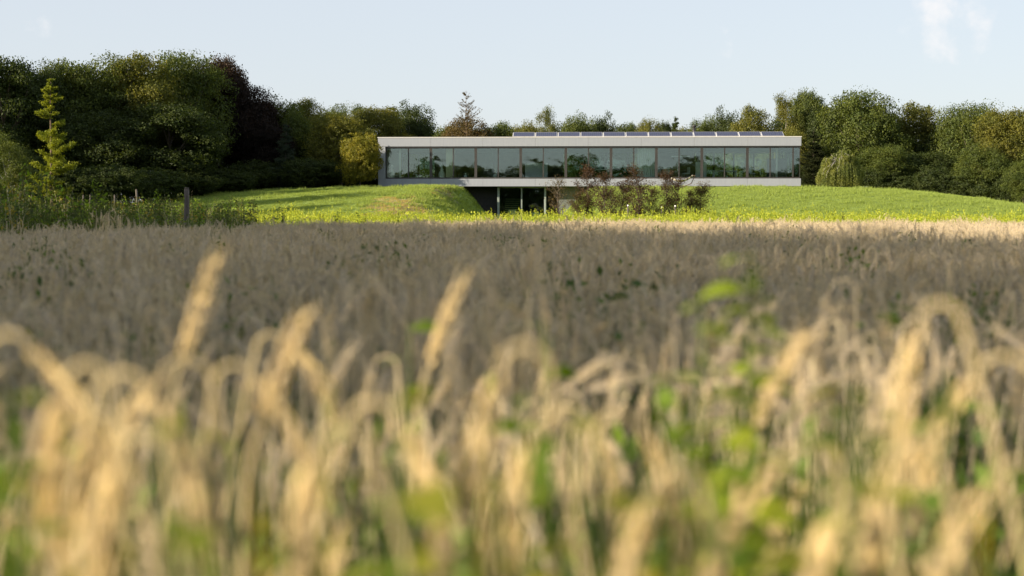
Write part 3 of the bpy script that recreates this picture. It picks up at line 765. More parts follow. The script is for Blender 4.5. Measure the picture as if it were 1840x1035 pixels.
def conifer(seed, h=12.0, w=4.6, whorls=26, dens=1.0, droop=0.25, bare=0.12, size=0.17, mat='bark', r0=0.17, irregular=0.35, needle='needle', spray=0.30, top=1.0):
    r = np.random.default_rng(seed); tb = MB(); nb = MB()
    zz = np.linspace(-0.3, h, 10); wob = np.stack([np.cumsum(r.normal(0, 0.04, 10)), np.cumsum(r.normal(0, 0.04, 10)), zz], -1)
    tb.tube(wob, np.linspace(r0 * 1.2, 0.02, 10), 8)
    for k in range(whorls):
        f0 = k / (whorls - 1)
        for j in range(r.integers(3, 6)):
            f = float(np.clip(f0 + r.normal(0, 0.022), 0, 1)); z = h * (bare + (0.985 - bare) * f)
            a = r.uniform(0, 6.283); L = (w / 2) * ((1 - f) ** 0.75 * top + 0.06) * r.uniform(1 - irregular, 1 + irregular * 0.7)
            if f < 0.15: L *= 0.75
            bx, by = np.interp(z, zz, wob[:, 0]), np.interp(z, zz, wob[:, 1])
            q = np.linspace(0, 1, 6)
            P = np.stack([bx + math.cos(a) * L * q, by + math.sin(a) * L * q, z + L * (0.28 * q - droop * 2.0 * q * q + 0.35 * q ** 3)], -1)
            tb.tube(P, np.linspace(0.035, 0.006, 6) * (1 - 0.6 * f), 4, cap=False)
            n = int(max(3, 46 * L * dens * r.uniform(0.6, 1.3)))
            qq = r.uniform(0.12, 1.04, n) ** 0.8
            B = np.stack([np.interp(qq, q, P[:, i]) for i in range(3)], -1)
            B = B + r.normal(size=(n, 3)) * np.array([spray, spray, spray * 0.4]) * (0.35 + 0.65 * (1 - f))
            N = unit(r, n) * 0.7 + np.array([0, 0, 0.8]); N /= np.linalg.norm(N, axis=1, keepdims=True)
            leaves_quads(B, N, size, nb, seed=int(r.integers(1e9)), aspect=0.5)
    return nb.mesh('crown', M[needle]), tb.mesh('trunk', M[mat]), h, w
TREES['larch'] = conifer(5, h=12, w=5.0, whorls=25, dens=6.0, droop=0.15, bare=0.03, size=0.16, mat='pine_bark', irregular=0.6, spray=0.26, needle='leaf')
TREES['spruce'] = conifer(6, h=12, w=4.5, whorls=34, dens=5.0, droop=0.18, bare=0.04, size=0.17, irregular=0.5, spray=0.34)
TREES['dead_spruce'] = conifer(8, h=12, w=7.5, whorls=36, dens=0.8, droop=0.12, bare=0.12, size=0.14, irregular=0.55, top=1.15, spray=0.16, mat='pine_bark', r0=0.14)
def pine(seed):
    r = np.random.default_rng(seed)
    me, C = broad_crown(seed, w=8.0, nl=40, low=0.32, clumps=26, per=16, size=0.2, lobe=(0.6, 1.3), airy=0.3)
    return me, trunk_mesh(seed + 1, 12, C, 0.24, 'pine_bark', nb=18, z0=0.3), 12.0, 8.0
TREES['pine'] = pine(91)
def weeping(seed, h=6.0, w=6.0):
    r = np.random.default_rng(seed); nb = MB(); tb = MB(); C = []
    cl = [(r.uniform(0, 6.283), r.uniform(0.15, 1.08) ** 0.6, r.uniform(0.74, 1.06)) for _ in range(34)]
    for k in range(420):
        ca, cr_, ct = cl[k % 34]; a = ca + r.normal(0, 0.2); rad = (w / 2) * cr_ * r.uniform(0.88, 1.06)
        topz = h * (1 - 0.42 * (rad / (w / 2)) ** 2) * ct * r.uniform(0.95, 1.02)
        L = r.uniform(0.35, 0.95) * topz; n = int(26 + 16 * L)
        q = np.linspace(0, 1, n)
        P = np.stack([math.cos(a) * (rad + 0.25 * np.sin(q * 2)) + r.normal(0, 0.07, n), math.sin(a) * (rad + 0.25 * np.sin(q * 2)) + r.normal(0, 0.07, n), topz - L * q], -1)
        N = unit(r, n); N[:, 2] *= 0.4
        leaves_quads(P, N / np.linalg.norm(N, axis=1, keepdims=True), 0.15, nb, seed=int(r.integers(1e9)))
        if k < 26: C.append((math.cos(a) * rad, math.sin(a) * rad, topz))
    C = np.array(C); tb.tube([(0, 0, -0.3), (0.1, 0, h * 0.5), (0.05, 0.05, h * 0.95)], [0.2, 0.13, 0.04], 8)
    for c in C:
        st = np.array([0.07, 0, h * r.uniform(0.45, 0.8)]); md = (st + c) / 2 + np.array([0, 0, 0.5])
        tb.tube([st, md, c, c * np.array([1.08, 1.08, 1]) - np.array([0, 0, 0.9])], [0.05, 0.035, 0.02, 0.008], 5)
    return nb.mesh('crown', M['leaf']), tb.mesh('trunk', M['birch_bark']), h, w
TREES['weeping'] = weeping(3)

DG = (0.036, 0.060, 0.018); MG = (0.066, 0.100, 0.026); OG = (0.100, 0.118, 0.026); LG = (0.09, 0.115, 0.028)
PU = (0.038, 0.026, 0.022); GO = (0.15, 0.16, 0.022); BR = (0.075, 0.062, 0.03); BL = (0.04, 0.065, 0.06)
def tree_at(kind, x, y, z0, h, w, color, name, label, group=None, rz=None):
    cr, tk, h0, w0 = TREES[kind]
    t = tag(link(name, None, None, (x, y, z0 - 0.15), (0, 0, random.uniform(0, 6.28) if rz is None else rz)), label, 'tree' if 'bush' not in name and 'shrub' not in name else 'shrub', group)
    s = (w / w0, w / w0, h / h0)
    for nm, me in (('trunk', tk), ('crown', cr)):
        o = link(nm, me, t); o.scale = s
        if nm == 'crown': o.color = (*color, 1)
    return t
def tree(px, top, Y, wpx, kind, color, label, name='tree', group=None, rz=None):
    p = at(px, top, Y); z0 = Hs(p.x, Y)
    return tree_at(kind, p.x, Y, z0, p.z - z0 + 0.15, wpx * Y / K * 1.12, color, name, label, group, rz)

# ---- the wood on the left
tree(8, 104, 100, 130, 'pine', DG, 'dark pine at the left edge with bare trunk showing at its foot', 'pine_tree')
tree(70, 118, 103.36, 120, 'broad3', DG, 'dark broadleaf tree directly behind the yellow green larch', 'tree')
tree(128, 112, 105.88, 120, 'pine', MG, 'tall pine rising just right of the yellow green larch tip', 'pine_tree')
tree(190, 103, 107.14, 150, 'broad0', MG, 'broad mid green oak crown topping the left wood', 'oak_tree')
tree(262, 100, 107.98, 150, 'broad1', OG, 'olive green oak crown in the highest part of the left wood', 'oak_tree')
tree(335, 99, 113, 150, 'broad2', MG, 'rounded green crown just left of the purple beech top', 'tree')
tree(395, 107, 117, 105, 'broad4', PU, 'tall beech with purplish red top at the step of the left wood', 'copper_beech')
tree(440, 150, 116, 105, 'broad5', (0.016, 0.010, 0.010), 'almost black copper beech at the right shoulder of the high wood', 'copper_beech')
tree(478, 218, 115, 90, 'broad3', (0.013, 0.009, 0.009), 'low dark copper beech in front of the wood where it steps down', 'copper_beech')
tree(300, 190, 105.04, 180, 'broad4', DG, 'dark mid height tree in front of the highest crowns', 'tree')
tree(180, 200, 103.36, 150, 'broad5', DG, 'dark tree between the larch and the lawn', 'tree')
tree(508, 178, 118, 100, 'broad0', MG, 'green crown with rounded top right of the black beech', 'tree')
tree(556, 180, 122, 90, 'broad1', OG, 'olive crown at the centre of the lower left wood', 'tree')
tree(600, 192, 126, 80, 'broad5', MG, 'green crown behind the big rounded maple', 'tree')
tree(512, 222, 112, 40, 'spruce', BL, 'thin bluish spruce half hidden beside the black beech', 'spruce_tree')
tree(612, 206, 114.5, 105, 'broad2', OG, 'large rounded olive maple left of the house', 'maple_tree')
tree(640, 188, 132, 60, 'airy0', MG, 'feathery crown peeping over the rounded maple', 'tree')
tree(680, 194, 124, 90, 'broad4', OG, 'tree with olive crown just left of the house roof', 'tree')
tree(742, 186, 128, 88, 'broad0', DG, 'dark crown standing behind the left end of the roof', 'tree')
tree(703, 190, 130, 70, 'spruce', MG, 'pointed tree between olive crown and dark crown behind the roof', 'tree')
tree(647, 241, 109.3, 74, 'bush1', GO, 'golden green tree with foliage down to the lawn at the left end of the house', 'maple_tree')
tree(722, 237, 125, 62, 'broad3', GO, 'yellow green crown tip just above the left end of the roof', 'maple_tree')
tree(560, 285, 112, 110, 'bush0', DG, 'dark rounded shrub at the foot of the lower left wood', 'shrub')
tree(90, 140, 60, 84, 'larch', (0.165, 0.22, 0.028), 'bright yellow green larch standing before the dark wood', 'larch_tree', rz=0.7)
tree(10, 240, 62, 85, 'airy1', MG, 'small light green tree with pale trunk at the left edge', 'tree')
tree(36, 260, 66, 60, 'airy0', DG, 'slender tree with grey stem between the left edge and the larch', 'tree')
# row of filler trees behind, and shrubs along the foot
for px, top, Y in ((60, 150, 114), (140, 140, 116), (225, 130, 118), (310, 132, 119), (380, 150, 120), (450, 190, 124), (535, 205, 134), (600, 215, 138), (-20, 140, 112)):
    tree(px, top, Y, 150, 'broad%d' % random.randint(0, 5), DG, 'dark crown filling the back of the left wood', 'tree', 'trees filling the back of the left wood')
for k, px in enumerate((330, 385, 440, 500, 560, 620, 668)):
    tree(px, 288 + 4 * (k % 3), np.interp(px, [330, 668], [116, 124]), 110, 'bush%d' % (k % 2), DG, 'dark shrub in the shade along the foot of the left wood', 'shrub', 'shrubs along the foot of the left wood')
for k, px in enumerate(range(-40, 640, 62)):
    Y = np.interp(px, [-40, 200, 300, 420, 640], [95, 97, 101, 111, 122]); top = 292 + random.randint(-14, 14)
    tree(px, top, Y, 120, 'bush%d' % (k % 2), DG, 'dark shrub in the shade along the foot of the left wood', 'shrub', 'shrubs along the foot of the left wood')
# ---- behind the house
tree(838, 163, 142, 82, 'dead_spruce', BR, 'thin half bare spruce rising above the roof', 'spruce_tree', rz=2.0)
tree(838, 214, 150, 95, 'broad2', BR, 'brownish crown at the foot of the half bare spruce', 'tree')
tree(800, 232, 154, 70, 'broad4', MG, 'low green crown left of the half bare spruce', 'tree')
tree(905, 222, 152, 85, 'broad1', MG, 'low green crown above the roof left of the first solar panel', 'tree')
tree(950, 221, 156, 50, 'broad5', OG, 'small olive crown left of the weeping birch above the roof', 'tree')
tree(982, 194, 148, 44, 'airy0', LG, 'pale thin birch with hanging twigs above the solar panels', 'birch_tree')
tree(1040, 208, 152, 70, 'broad3', MG, 'left one of two joined round crowns above the solar panels', 'tree')
tree(1083, 208, 154, 66, 'broad0', DG, 'right, darker one of two joined round crowns above the solar panels', 'tree')
tree(1128, 225, 158, 60, 'broad1', MG, 'lowest green crown in the dip of the tree line above the roof', 'tree')
tree(1164, 216, 152, 54, 'broad2', OG, 'olive crown right of the dip in the tree line', 'tree')
tree(1192, 221, 156, 40, 'broad4', DG, 'small dark crown left of the pointed spruce tip', 'tree')
tree(1216, 208, 150, 40, 'spruce', DG, 'pointed dark spruce tip above the solar panels', 'spruce_tree')
tree(1250, 217, 150, 54, 'airy1', MG, 'light airy crown behind the black roof flue', 'tree')
tree(1276, 212, 152, 50, 'broad5', MG, 'green crown just right of the black roof flue', 'tree')
for k, px in enumerate(range(770, 1330, 44)):
    tree(px, 229 + random.randint(-5, 5), 160, 84, 'broad%d' % (k % 6), (MG, OG, DG)[k % 3], 'low crown just showing above the flat roof', 'tree', 'low crowns just showing above the roof')
# ---- right wood
tree(1308, 198, 148, 76, 'broad0', DG, 'dark crown where the tree line starts to climb to the right', 'tree')
tree(1352, 194, 144, 80, 'broad1', OG, 'olive yellow crown above the right part of the roof', 'tree')
tree(1410, 170, 142, 58, 'airy0', OG, 'slim airy birch crown above the right end of the roof', 'birch_tree')
tree(1452, 166, 146, 70, 'broad4', MG, 'tall crown with pointed top beside the slim birch', 'tree')
tree(1420, 240, 136, 90, 'broad3', OG, 'olive tree right behind the right end of the roof', 'tree')
tree(1463, 235, 130, 55, 'spruce', (0.02, 0.03, 0.012), 'dark conifer at the right end of the house', 'spruce_tree')
tree(1478, 205, 142, 80, 'broad5', DG, 'dark tree between the house and the highest round crown', 'tree')
tree(1542, 166, 139, 140, 'broad2', MG, 'large round oak crown with sky showing through its edge, highest on the right', 'oak_tree')
tree(1590, 195, 143, 100, 'broad0', MG, 'green shoulder crown right of the large round oak', 'tree')
tree(1648, 189, 142, 110, 'broad1', OG, 'crown above the darkest hollow of the right wood', 'tree')
tree(1668, 187, 146, 36, 'spruce', DG, 'small spiky tip above the dark hollow of the right wood', 'spruce_tree')
tree(1592, 262, 131, 100, 'broad3', MG, 'low leafy tree right of the weeping birch', 'tree')
tree(1690, 215, 140, 80, 'broad5', DG, 'dark crown left of the last two big crowns', 'tree')
tree(1750, 188, 136, 120, 'broad2', MG, 'big crown with jagged top, second from the right edge', 'tree')
tree(1812, 200, 131, 120, 'broad4', OG, 'big sunlit crown at the right edge', 'tree')
tree(1765, 262, 127, 100, 'broad0', MG, 'lower sunlit tree in front of the two rightmost crowns', 'tree')
tree(1880, 198, 130, 130, 'broad1', MG, 'crown cut off by the right edge', 'tree')
tree(1655, 275, 133, 120, 'broad4', DG, 'dark lower tree in the hollow of the right wood', 'tree')
tree(1512, 267, 109.3, 70, 'weeping', (0.125, 0.165, 0.055), 'weeping birch with hanging yellowish branches right of the house', 'weeping_birch')
tree(1842, 290, 122, 70, 'broad3', MG, 'low leafy tree at the right edge above the lawn', 'tree')
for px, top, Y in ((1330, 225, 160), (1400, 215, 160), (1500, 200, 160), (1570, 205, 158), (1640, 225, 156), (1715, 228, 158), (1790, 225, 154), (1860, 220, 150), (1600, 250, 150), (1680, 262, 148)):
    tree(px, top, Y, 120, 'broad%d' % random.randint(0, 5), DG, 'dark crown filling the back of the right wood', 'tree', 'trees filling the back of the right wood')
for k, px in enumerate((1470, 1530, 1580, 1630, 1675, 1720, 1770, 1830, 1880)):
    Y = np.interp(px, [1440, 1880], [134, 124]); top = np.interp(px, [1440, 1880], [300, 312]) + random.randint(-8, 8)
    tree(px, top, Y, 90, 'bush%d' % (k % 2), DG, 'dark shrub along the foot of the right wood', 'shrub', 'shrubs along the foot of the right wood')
# small pale grey box by the weeping birch
bp_ = at(1553, 336, 123); t = thing('utility_cabinet', 'small pale grey cabinet by the trees right of the weeping birch', 'cabinet', (bp_.x, 123, Hs(bp_.x, 123)))
mb = MB(); mb.bbox(-0.25, 0.25, -0.2, 0.2, 0, 0.62, 0.02); link('body', mb.mesh('body', M['coping']), t)
mb = MB(); mb.bbox(-0.29, 0.29, -0.24, 0.24, 0.622, 0.68, 0.015); link('lid', mb.mesh('lid', M['coping']), t)

# ---- trees left of the view that shade the field (their shadows lie across the barley and the lawn's left end)
sd = -sun_vec; 
def shade_tree(x, y, h, w, kind, lab='tall tree of the row west of the barley field', grp='tall trees of the row west of the barley field'):
    tree_at(kind, x, y, 0, h, w, DG, 'tree', lab, grp)
for k, (x, y, h, w) in enumerate(((-45, -15, 17.6, 10), (-46, -8.5, 17.6, 11), (-45, -1, 16.6, 11), (-47, 6, 16.0, 11), (-46, 13, 15.2, 11), (-47, 21, 15.0, 11), (-44, -13.5, 11, 9), (-44, -7, 11, 9), (-44, 1, 11, 10), (-44, 9, 11, 10), (-45, 17, 11, 10))):
    shade_tree(x, y, h, w, 'broad%d' % (k % 6))
for k, (x, y, h, w) in enumerate(((-56, 60, 12, 8), (-56, 74.5, 16, 3.5), (-55, 79.5, 17, 3.0), (-56, 84.5, 18, 3.5), (-56, 92, 18.5, 8), (-57, 99, 19, 9), (-57, 107, 19, 9))):
    shade_tree(x, y, h, w, 'broad%d' % (k % 6), 'tree of the wood beyond the left edge', 'trees of the wood beyond the left edge')
# ---- trees behind the camera, seen mirrored in the long window band
for k in range(26):
    x = -92 + k * 8.2 + random.uniform(-2, 2); hh = 11.9 + 1.8 * math.sin(k * 1.9) + random.uniform(-.7, .7) + (2 if x > 60 else 0)
    tree_at('broad%d' % (k % 6), x, -80 - 6 * (k % 2), 0, hh, 14.5, MG, 'tree', 'tree mirrored in the long window band', 'trees mirrored in the long window band')

for k in range(14):  # unseen shrubs, added to block bright sky between the mirrored trunks
    tree_at('bush%d' % (k % 2), -85 + k * 14, -68 - 3 * (k % 2), 0, 5.5, 19, DG, 'fill_shrub', 'added shrub filling the sky gaps in the glass reflections', 'shrubs added to fill the glass reflections')

# ================================================================== young copper beeches
def sapling(seed, h=3.3, w=1.3, n=1500, size=0.062, sparse=0.0):
    r = np.random.default_rng(seed); tb = MB(); nb = MB()
    zz = np.linspace(-0.1, h * 0.93, 9); px_ = np.cumsum(r.normal(0, 0.03, 9)); py_ = np.cumsum(r.normal(0, 0.03, 9))
    tb.tube(np.stack([px_, py_, zz], -1), np.linspace(0.035, 0.006, 9), 6)
    for k in range(46):
        f = r.uniform(0.06, 0.98); z = h * f; a = r.uniform(0, 6.283)
        L = w / 2 * (1.15 - 0.75 * abs(f - 0.42) / 0.55) * r.uniform(0.5, 1.25)
        q = np.linspace(0, 1, 5)
        P = np.stack([np.interp(z, zz, px_) + math.cos(a) * L * q, np.interp(z, zz, py_) + math.sin(a) * L * q, z + L * (1.7 * q - 0.35 * q * q)], -1)
        tb.tube(P, np.linspace(0.011, 0.003, 5), 4, cap=False)
        m_ = int(n / 46 * r.uniform(0.3, 1.6) * (1 - sparse)); qq = r.uniform(0.2, 1.08, m_)
        B = np.stack([np.interp(qq, q, P[:, i]) for i in range(3)], -1) + r.normal(0, 1, (m_, 3)) * np.array([0.10, 0.10, 0.10])
        N = unit(r, m_) + np.array([0, 0, 0.6]); N /= np.linalg.norm(N, axis=1, keepdims=True)
        leaves_quads(B, N, size, nb, seed=int(r.integers(1e9)), aspect=0.7)
    return nb.mesh('crown', M['leaf']), tb.mesh('trunk', M['bark']), h, w
RB = (0.062, 0.040, 0.032); RB2 = (0.085, 0.070, 0.040)
for k in range(8): TREES['sapling%d' % k] = sapling(200 + k, n=2600 if k in (0,) else 4600, sparse=0.3 if k == 0 else 0)
SAP = [(1004, 322, 87, 48, RB2, 'young brownish beech with thin foliage in front of the lower glazing'),
       (1058, 304, 86, 52, RB, 'tall young copper beech right of the glazed lower storey'),
       (1085, 316, 84, 46, RB, 'young copper beech with two red tips below the screens'),
       (1118, 324, 86, 50, RB, 'dense dark red young beech left of the curtain window'),
       (1143, 305, 84, 58, RB, 'tallest wide young copper beech below the pale curtain'),
       (1195, 312, 87, 34, RB, 'narrow young beech with brown leaves left of the hammock'),
       (1218, 322, 85, 46, RB, 'young beech with sparse brown leaves under the hammock'),
        (1036, 345, 85.5, 40, RB2, 'low young beech filling the gap left of the tall copper beech'),
        (1100, 340, 85, 44, RB, 'low dark young beech between the two red tips and the dense one'),
        (1172, 342, 86, 40, RB2, 'low greenish brown young beech right of the tallest wide one'),
        (1240, 345, 86, 34, RB2, 'lowest young beech between the hammock beech and the lone right one'),
       (1264, 330, 86, 50, RB2, 'small rounded young beech standing alone at the right')]
for k, (px, top, Y, w, c, lab) in enumerate(SAP):
    p = at(px, top, Y); z0 = Hs(p.x, Y); tree_at('sapling%d' % (k % 8), p.x, Y, z0 + 0.1, p.z - z0, w * Y / K * 0.95, c, 'young_beech', lab)
for px, top, Y, lab in ((1213, 369, 84, 'pale wooden stake left of the young beech under the hammock'), (1189, 371, 85, 'dark stake beside the narrow young beech'),
                        (1128, 368, 83, 'thin stake among the dense dark red young beeches')):
    p = at(px, top, Y); z0 = Hs(p.x, Y); t = thing('tree_stake', lab, 'stake', (p.x, Y, z0))
    mb = MB(); mb.tube([(0, 0, -0.2), (0.01, 0, p.z - z0 - 0.08)], 0.045, 8); link('stake_pole', mb.mesh('stake_pole', M['post_wood']), t)
    mb = MB(); mb.tube([(0.01, 0, p.z - z0 - 0.078), (0.01, 0, p.z - z0)], [0.05, 0.045], 8); link('cap', mb.mesh('cap', M['white_thing']), t)

# ================================================================== fence posts
def post(px, top, Y, w, label, lean=0.0, mat='post_wood'):
    p = at(px, top, Y); z0 = Hs(p.x, Y); h = p.z - z0
    t = thing('fence_post', label, 'post', (p.x, Y, z0)); t.rotation_euler = (0, lean, 0.3)
    mb = MB(); n = 9; zz = np.linspace(-0.3, h - 0.03, n)
    r = np.random.default_rng(int(px)); mb.tube(np.stack([r.normal(0, 0.004, n), r.normal(0, 0.004, n), zz], -1), w / 2 * r.uniform(0.94, 1.05, n), 10)
    link('shaft', mb.mesh('shaft', M[mat]), t)
    mb = MB(); mb.tube([(0, 0, h - 0.028), (0.004, 0, h)], [w / 2 * 0.98, w / 2 * 0.7], 10); link('top', mb.mesh('top', M[mat]), t)
post(333, 337, 34, 0.125, 'thick weathered fence post at the left foot of the mound', 0.02)
post(251, 340, 52, 0.08, 'slim grey fence post leaning left in front of the dark wood', -0.06)
post(206, 350, 54, 0.06, 'short slim fence post left of the leaning one', 0.0)
post(161, 350, 55, 0.055, 'slim fence post just right of the larch', 0.01)
post(145, 350, 50, 0.05, 'slim yellowish fence post leaning right next to the larch', 0.05)
post(131, 355, 55, 0.05, 'shortest fence post under the larch branches', 0.0)

# ================================================================== barley
M['straw'] = leafmat('straw', (0.43, 0.385, 0.31), trans=0.18, var=0.35, hue=(1.2, 1.15, 1.05))
M['ear'] = leafmat('ear', (0.48, 0.435, 0.375), trans=0.22, var=0.4, hue=(1.25, 1.15, 1.0))  # tone for the shaded field, its light level tuned into the colour
M['ear_lit'] = leafmat('ear_lit', (0.54, 0.44, 0.27), trans=0.2, var=0.3, hue=(1.2, 1.15, 1.0))  # sunlit copy of the ear tone, light put into the colour
M['straw_lit'] = leafmat('straw_lit', (0.42, 0.36, 0.23), trans=0.15, var=0.25, hue=(1.15, 1.1, 1.0))  # warm copy of the straw for near stems, sunlight put into the colour
M['dry_leaf'] = leafmat('dry_leaf', (0.38, 0.33, 0.24), trans=0.3, var=0.4)
M['green_leaf'] = leafmat('green_leaf', (0.085, 0.14, 0.03), trans=0.4, var=0.45)
M['weed_leaf'] = leafmat('weed_leaf', (0.12, 0.21, 0.02), trans=0.45, var=0.4)
BM = lambda: [M['straw'], M['ear'], M['dry_leaf'], M['green_leaf']]
def grain(mb, p, d, L, w, m):
    d = d / np.linalg.norm(d); a = np.cross(d, [0.3, 0.5, 0.8]); a /= np.linalg.norm(a); b = np.cross(d, a)
    c = p + d * L * 0.45
    V = [p, c + a * w, c + b * w, c - a * w, c - b * w, p + d * L]
    mb.add(V, [(0, 2, 1), (0, 3, 2), (0, 4, 3), (0, 1, 4), (5, 1, 2), (5, 2, 3), (5, 3, 4), (5, 4, 1)], m)
def barley(mb, x, y, h, a, droop, r, earL=0.085, awn=0.09, leaf=True, lean=0.05, mats=(0, 1, 2, 3), bend=0.14, fat=1.0):
    """one stalk: rises, arches over and hangs its bearded ear. droop 0 upright .. 1 hanging. h = height of the arch"""
    dx, dy = math.cos(a), math.sin(a)
    seg = 7; tot = droop * 3.2 - lean * 1.4; nn = 11; ang = 0.06 + lean * 1.6; A = [ang]; rel = [np.zeros(3)]
    for k in range(seg + nn):
        ang += tot * (0.82 / seg if k < seg else 0.18 / nn); L_ = bend / seg if k < seg else earL / nn
        rel.append(rel[-1] + L_ * np.array([dx * math.sin(ang), dy * math.sin(ang), math.cos(ang)])); A.append(ang)
    rel = np.array(rel); apex = int(np.argmax(rel[:, 2])); up = h - rel[apex, 2]
    n = 6; P = []
    for q in np.linspace(0, 1, n): P.append(np.array((x + dx * lean * q ** 1.6, y + dy * lean * q ** 1.6, up * q)))
    org = P[-1]; th = lean + math.hypot(rel[apex, 0], rel[apex, 1])
    for k in range(1, seg + 1): P.append(org + rel[k])
    pos = P[-1]; E = [org + q for q in rel[seg:]]; A = A[seg:]
    P = np.array(P); mb.tube(P, np.linspace(0.0021, 0.0012, len(P)) * fat, 4, mats[0], cap=False)
    # ear
    side = np.array([-dy, dx, 0])
    for k in range(nn):
        d = np.array([dx * math.sin(A[k]), dy * math.sin(A[k]), math.cos(A[k])])
        nrm = np.cross(d, side)
        for s_ in (-1, 1):
            o = side * s_ * 0.8 + nrm * (0.5 if k % 2 else -0.5)
            g = E[k] + o * 0.0028 * fat
            dd = d + o * 0.28
            grain(mb, g, dd, 0.012 * fat, 0.0026 * fat * math.sin(0.5 + 2.2 * k / nn), mats[1])
            tip = g + dd * 0.012
            e = tip + (d + o * 0.14 + r.normal(0, 0.05, 3)) * awn * (1 - 0.35 * k / nn) + np.array([0, 0, -0.01])
            wv = np.cross(d, r.normal(size=3)); wv /= np.linalg.norm(wv) + 1e-9
            mb.add([tip - wv * 0.0007 * fat, tip + wv * 0.0007 * fat, e], [(0, 1, 2)], mats[1])
    if leaf:
        for k in range(2):
            zf = r.uniform(0.25, 0.78) * up; aa = r.uniform(0, 6.283); L = r.uniform(0.12, 0.24)
            q = np.linspace(0, 1, 5); Lx = L * (q * 0.9); Lz = L * (0.75 * q - 1.25 * q * q)
            Pp = np.stack([x + dx * lean * (zf / up) ** 2 + math.cos(aa) * Lx, y + dy * lean * (zf / up) ** 2 + math.sin(aa) * Lx, zf + Lz], -1)
            mb.ribbon(Pp, np.array([0.008, 0.010, 0.009, 0.006, 0.001]) * fat, (-math.sin(aa), math.cos(aa), 0), mats[3] if r.random() < 0.5 else mats[2])
    return th
def green_blades(mb, x, y, n, hmin, hmax, r, m, rad=0.2, w=0.009):
    for k in range(n):
        aa = r.uniform(0, 6.283); h = r.uniform(hmin, hmax); b = r.uniform(0.05, 0.25); x0 = x + r.uniform(-rad, rad); y0 = y + r.uniform(-rad, rad)
        q = np.linspace(0, 1, 5)
        P = np.stack([x0 + math.cos(aa) * b * q * q, y0 + math.sin(aa) * b * q * q, h * (q - 0.12 * q ** 3)], -1)
        mb.ribbon(P, np.array([w, w * 1.1, w * 0.9, w * 0.6, 0.001]), (-math.sin(aa), math.cos(aa), 0), m)
M['soft_green'] = leafmat('soft_green', (0.16, 0.24, 0.10), trans=0.3, var=0.4)
M['dull_leaf'] = leafmat('dull_leaf', (0.075, 0.125, 0.035), trans=0.35, var=0.45)
clumps = []
for k in range(8):
    r = np.random.default_rng(300 + k); mb = MB()
    for j in range(30):
        rr = 0.27 * math.sqrt(r.random()); ph = r.uniform(0, 6.283)
        barley(mb, rr * math.cos(ph), rr * math.sin(ph), r.normal(0.85, 0.05), r.uniform(0, 6.283), (r.uniform(0.86, 1.04) if r.random() < 0.7 else r.uniform(0.05, 0.4)), r, r.uniform(0.07, 0.10), r.uniform(0.05, 0.09), lean=r.uniform(0.0, 0.12), bend=r.uniform(0.03, 0.07), fat=1.15)
    green_blades(mb, 0, 0, 22, 0.35, 0.78, r, 3, 0.27)
    clumps.append(mb.mesh('barley_clump', BM()))
def edge_x(y): return -4.6 - (43.0 - y) * 0.12
def in_field(x, y): return (y < 43.2 + 0.9 * np.sin(x * 0.35)) & (x > edge_x(y) + 0.5 * np.sin(y * 0.9))
gx_, gy_ = np.meshgrid(np.arange(-14, 27, 0.36), np.arange(1.5, 44.5, 0.36))
x = gx_.ravel() + rng.uniform(-0.2, 0.2, gx_.size); y = gy_.ravel() + rng.uniform(-0.2, 0.2, gx_.size)
ok = in_field(x, y) & (np.abs(x) < 0.36 * y + 4.5) & (y > 1.8) & (rng.random(len(x)) < np.interp(y, [1.8, 2.4, 3.6, 5.0], [0.12, 0.32, 0.85, 1.0]))
x, y = x[ok], y[ok]
wav = 0.93 + rng.normal(0, 0.035, len(x)) + 0.03 * np.sin(x * 1.1 + y * 0.4) + 0.03 * np.sin(y * 0.8 - x * 0.5 + 1)
wav = wav * np.where(rng.random(len(x)) < 0.03, 1.13, 1.0)
scat('barley_field', x, y, np.zeros(len(x)), clumps, 'dense field of ripe grey brown barley filling the lower half of the view', 'barley', 0.94, 1.08, 0.05, zs=wav)
# low green undergrowth between the rows
M['under_leaf'] = leafmat('under_leaf', (0.085, 0.15, 0.03), trans=0.35, var=0.5)
und = []
for k in range(4):
    r = np.random.default_rng(400 + k); mb = MB(); green_blades(mb, 0, 0, 40, 0.2, 0.55, r, 0, 0.25, 0.012)
    P = r.uniform(-0.25, 0.25, (70, 3)); P[:, 2] = r.uniform(0.1, 0.55, 70); leaves_quads(P, unit(r, 70), 0.034, mb, 1, seed=k)
    und.append(mb.mesh('undergrowth_tuft', [M['green_leaf'], M['under_leaf']]))
gx_, gy_ = np.meshgrid(np.arange(-3, 3.01, 0.2), np.arange(1.25, 8, 0.24)); x = gx_.ravel() + rng.uniform(-.15, .15, gx_.size); y = gy_.ravel() + rng.uniform(-.15, .15, gx_.size)
ok = np.abs(x) < 0.4 * y + 0.8; x, y = x[ok], y[ok]
scat('undergrowth', x, y, np.zeros(len(x)), und, 'low green grass and weeds growing between the barley stalks', 'undergrowth', 0.8, 1.25, 0.12, zs=np.interp(y, [1.2, 1.9, 2.8, 4.5], [1.42, 1.3, 1.05, 0.9]) * rng.uniform(0.7, 1.15, len(x)))
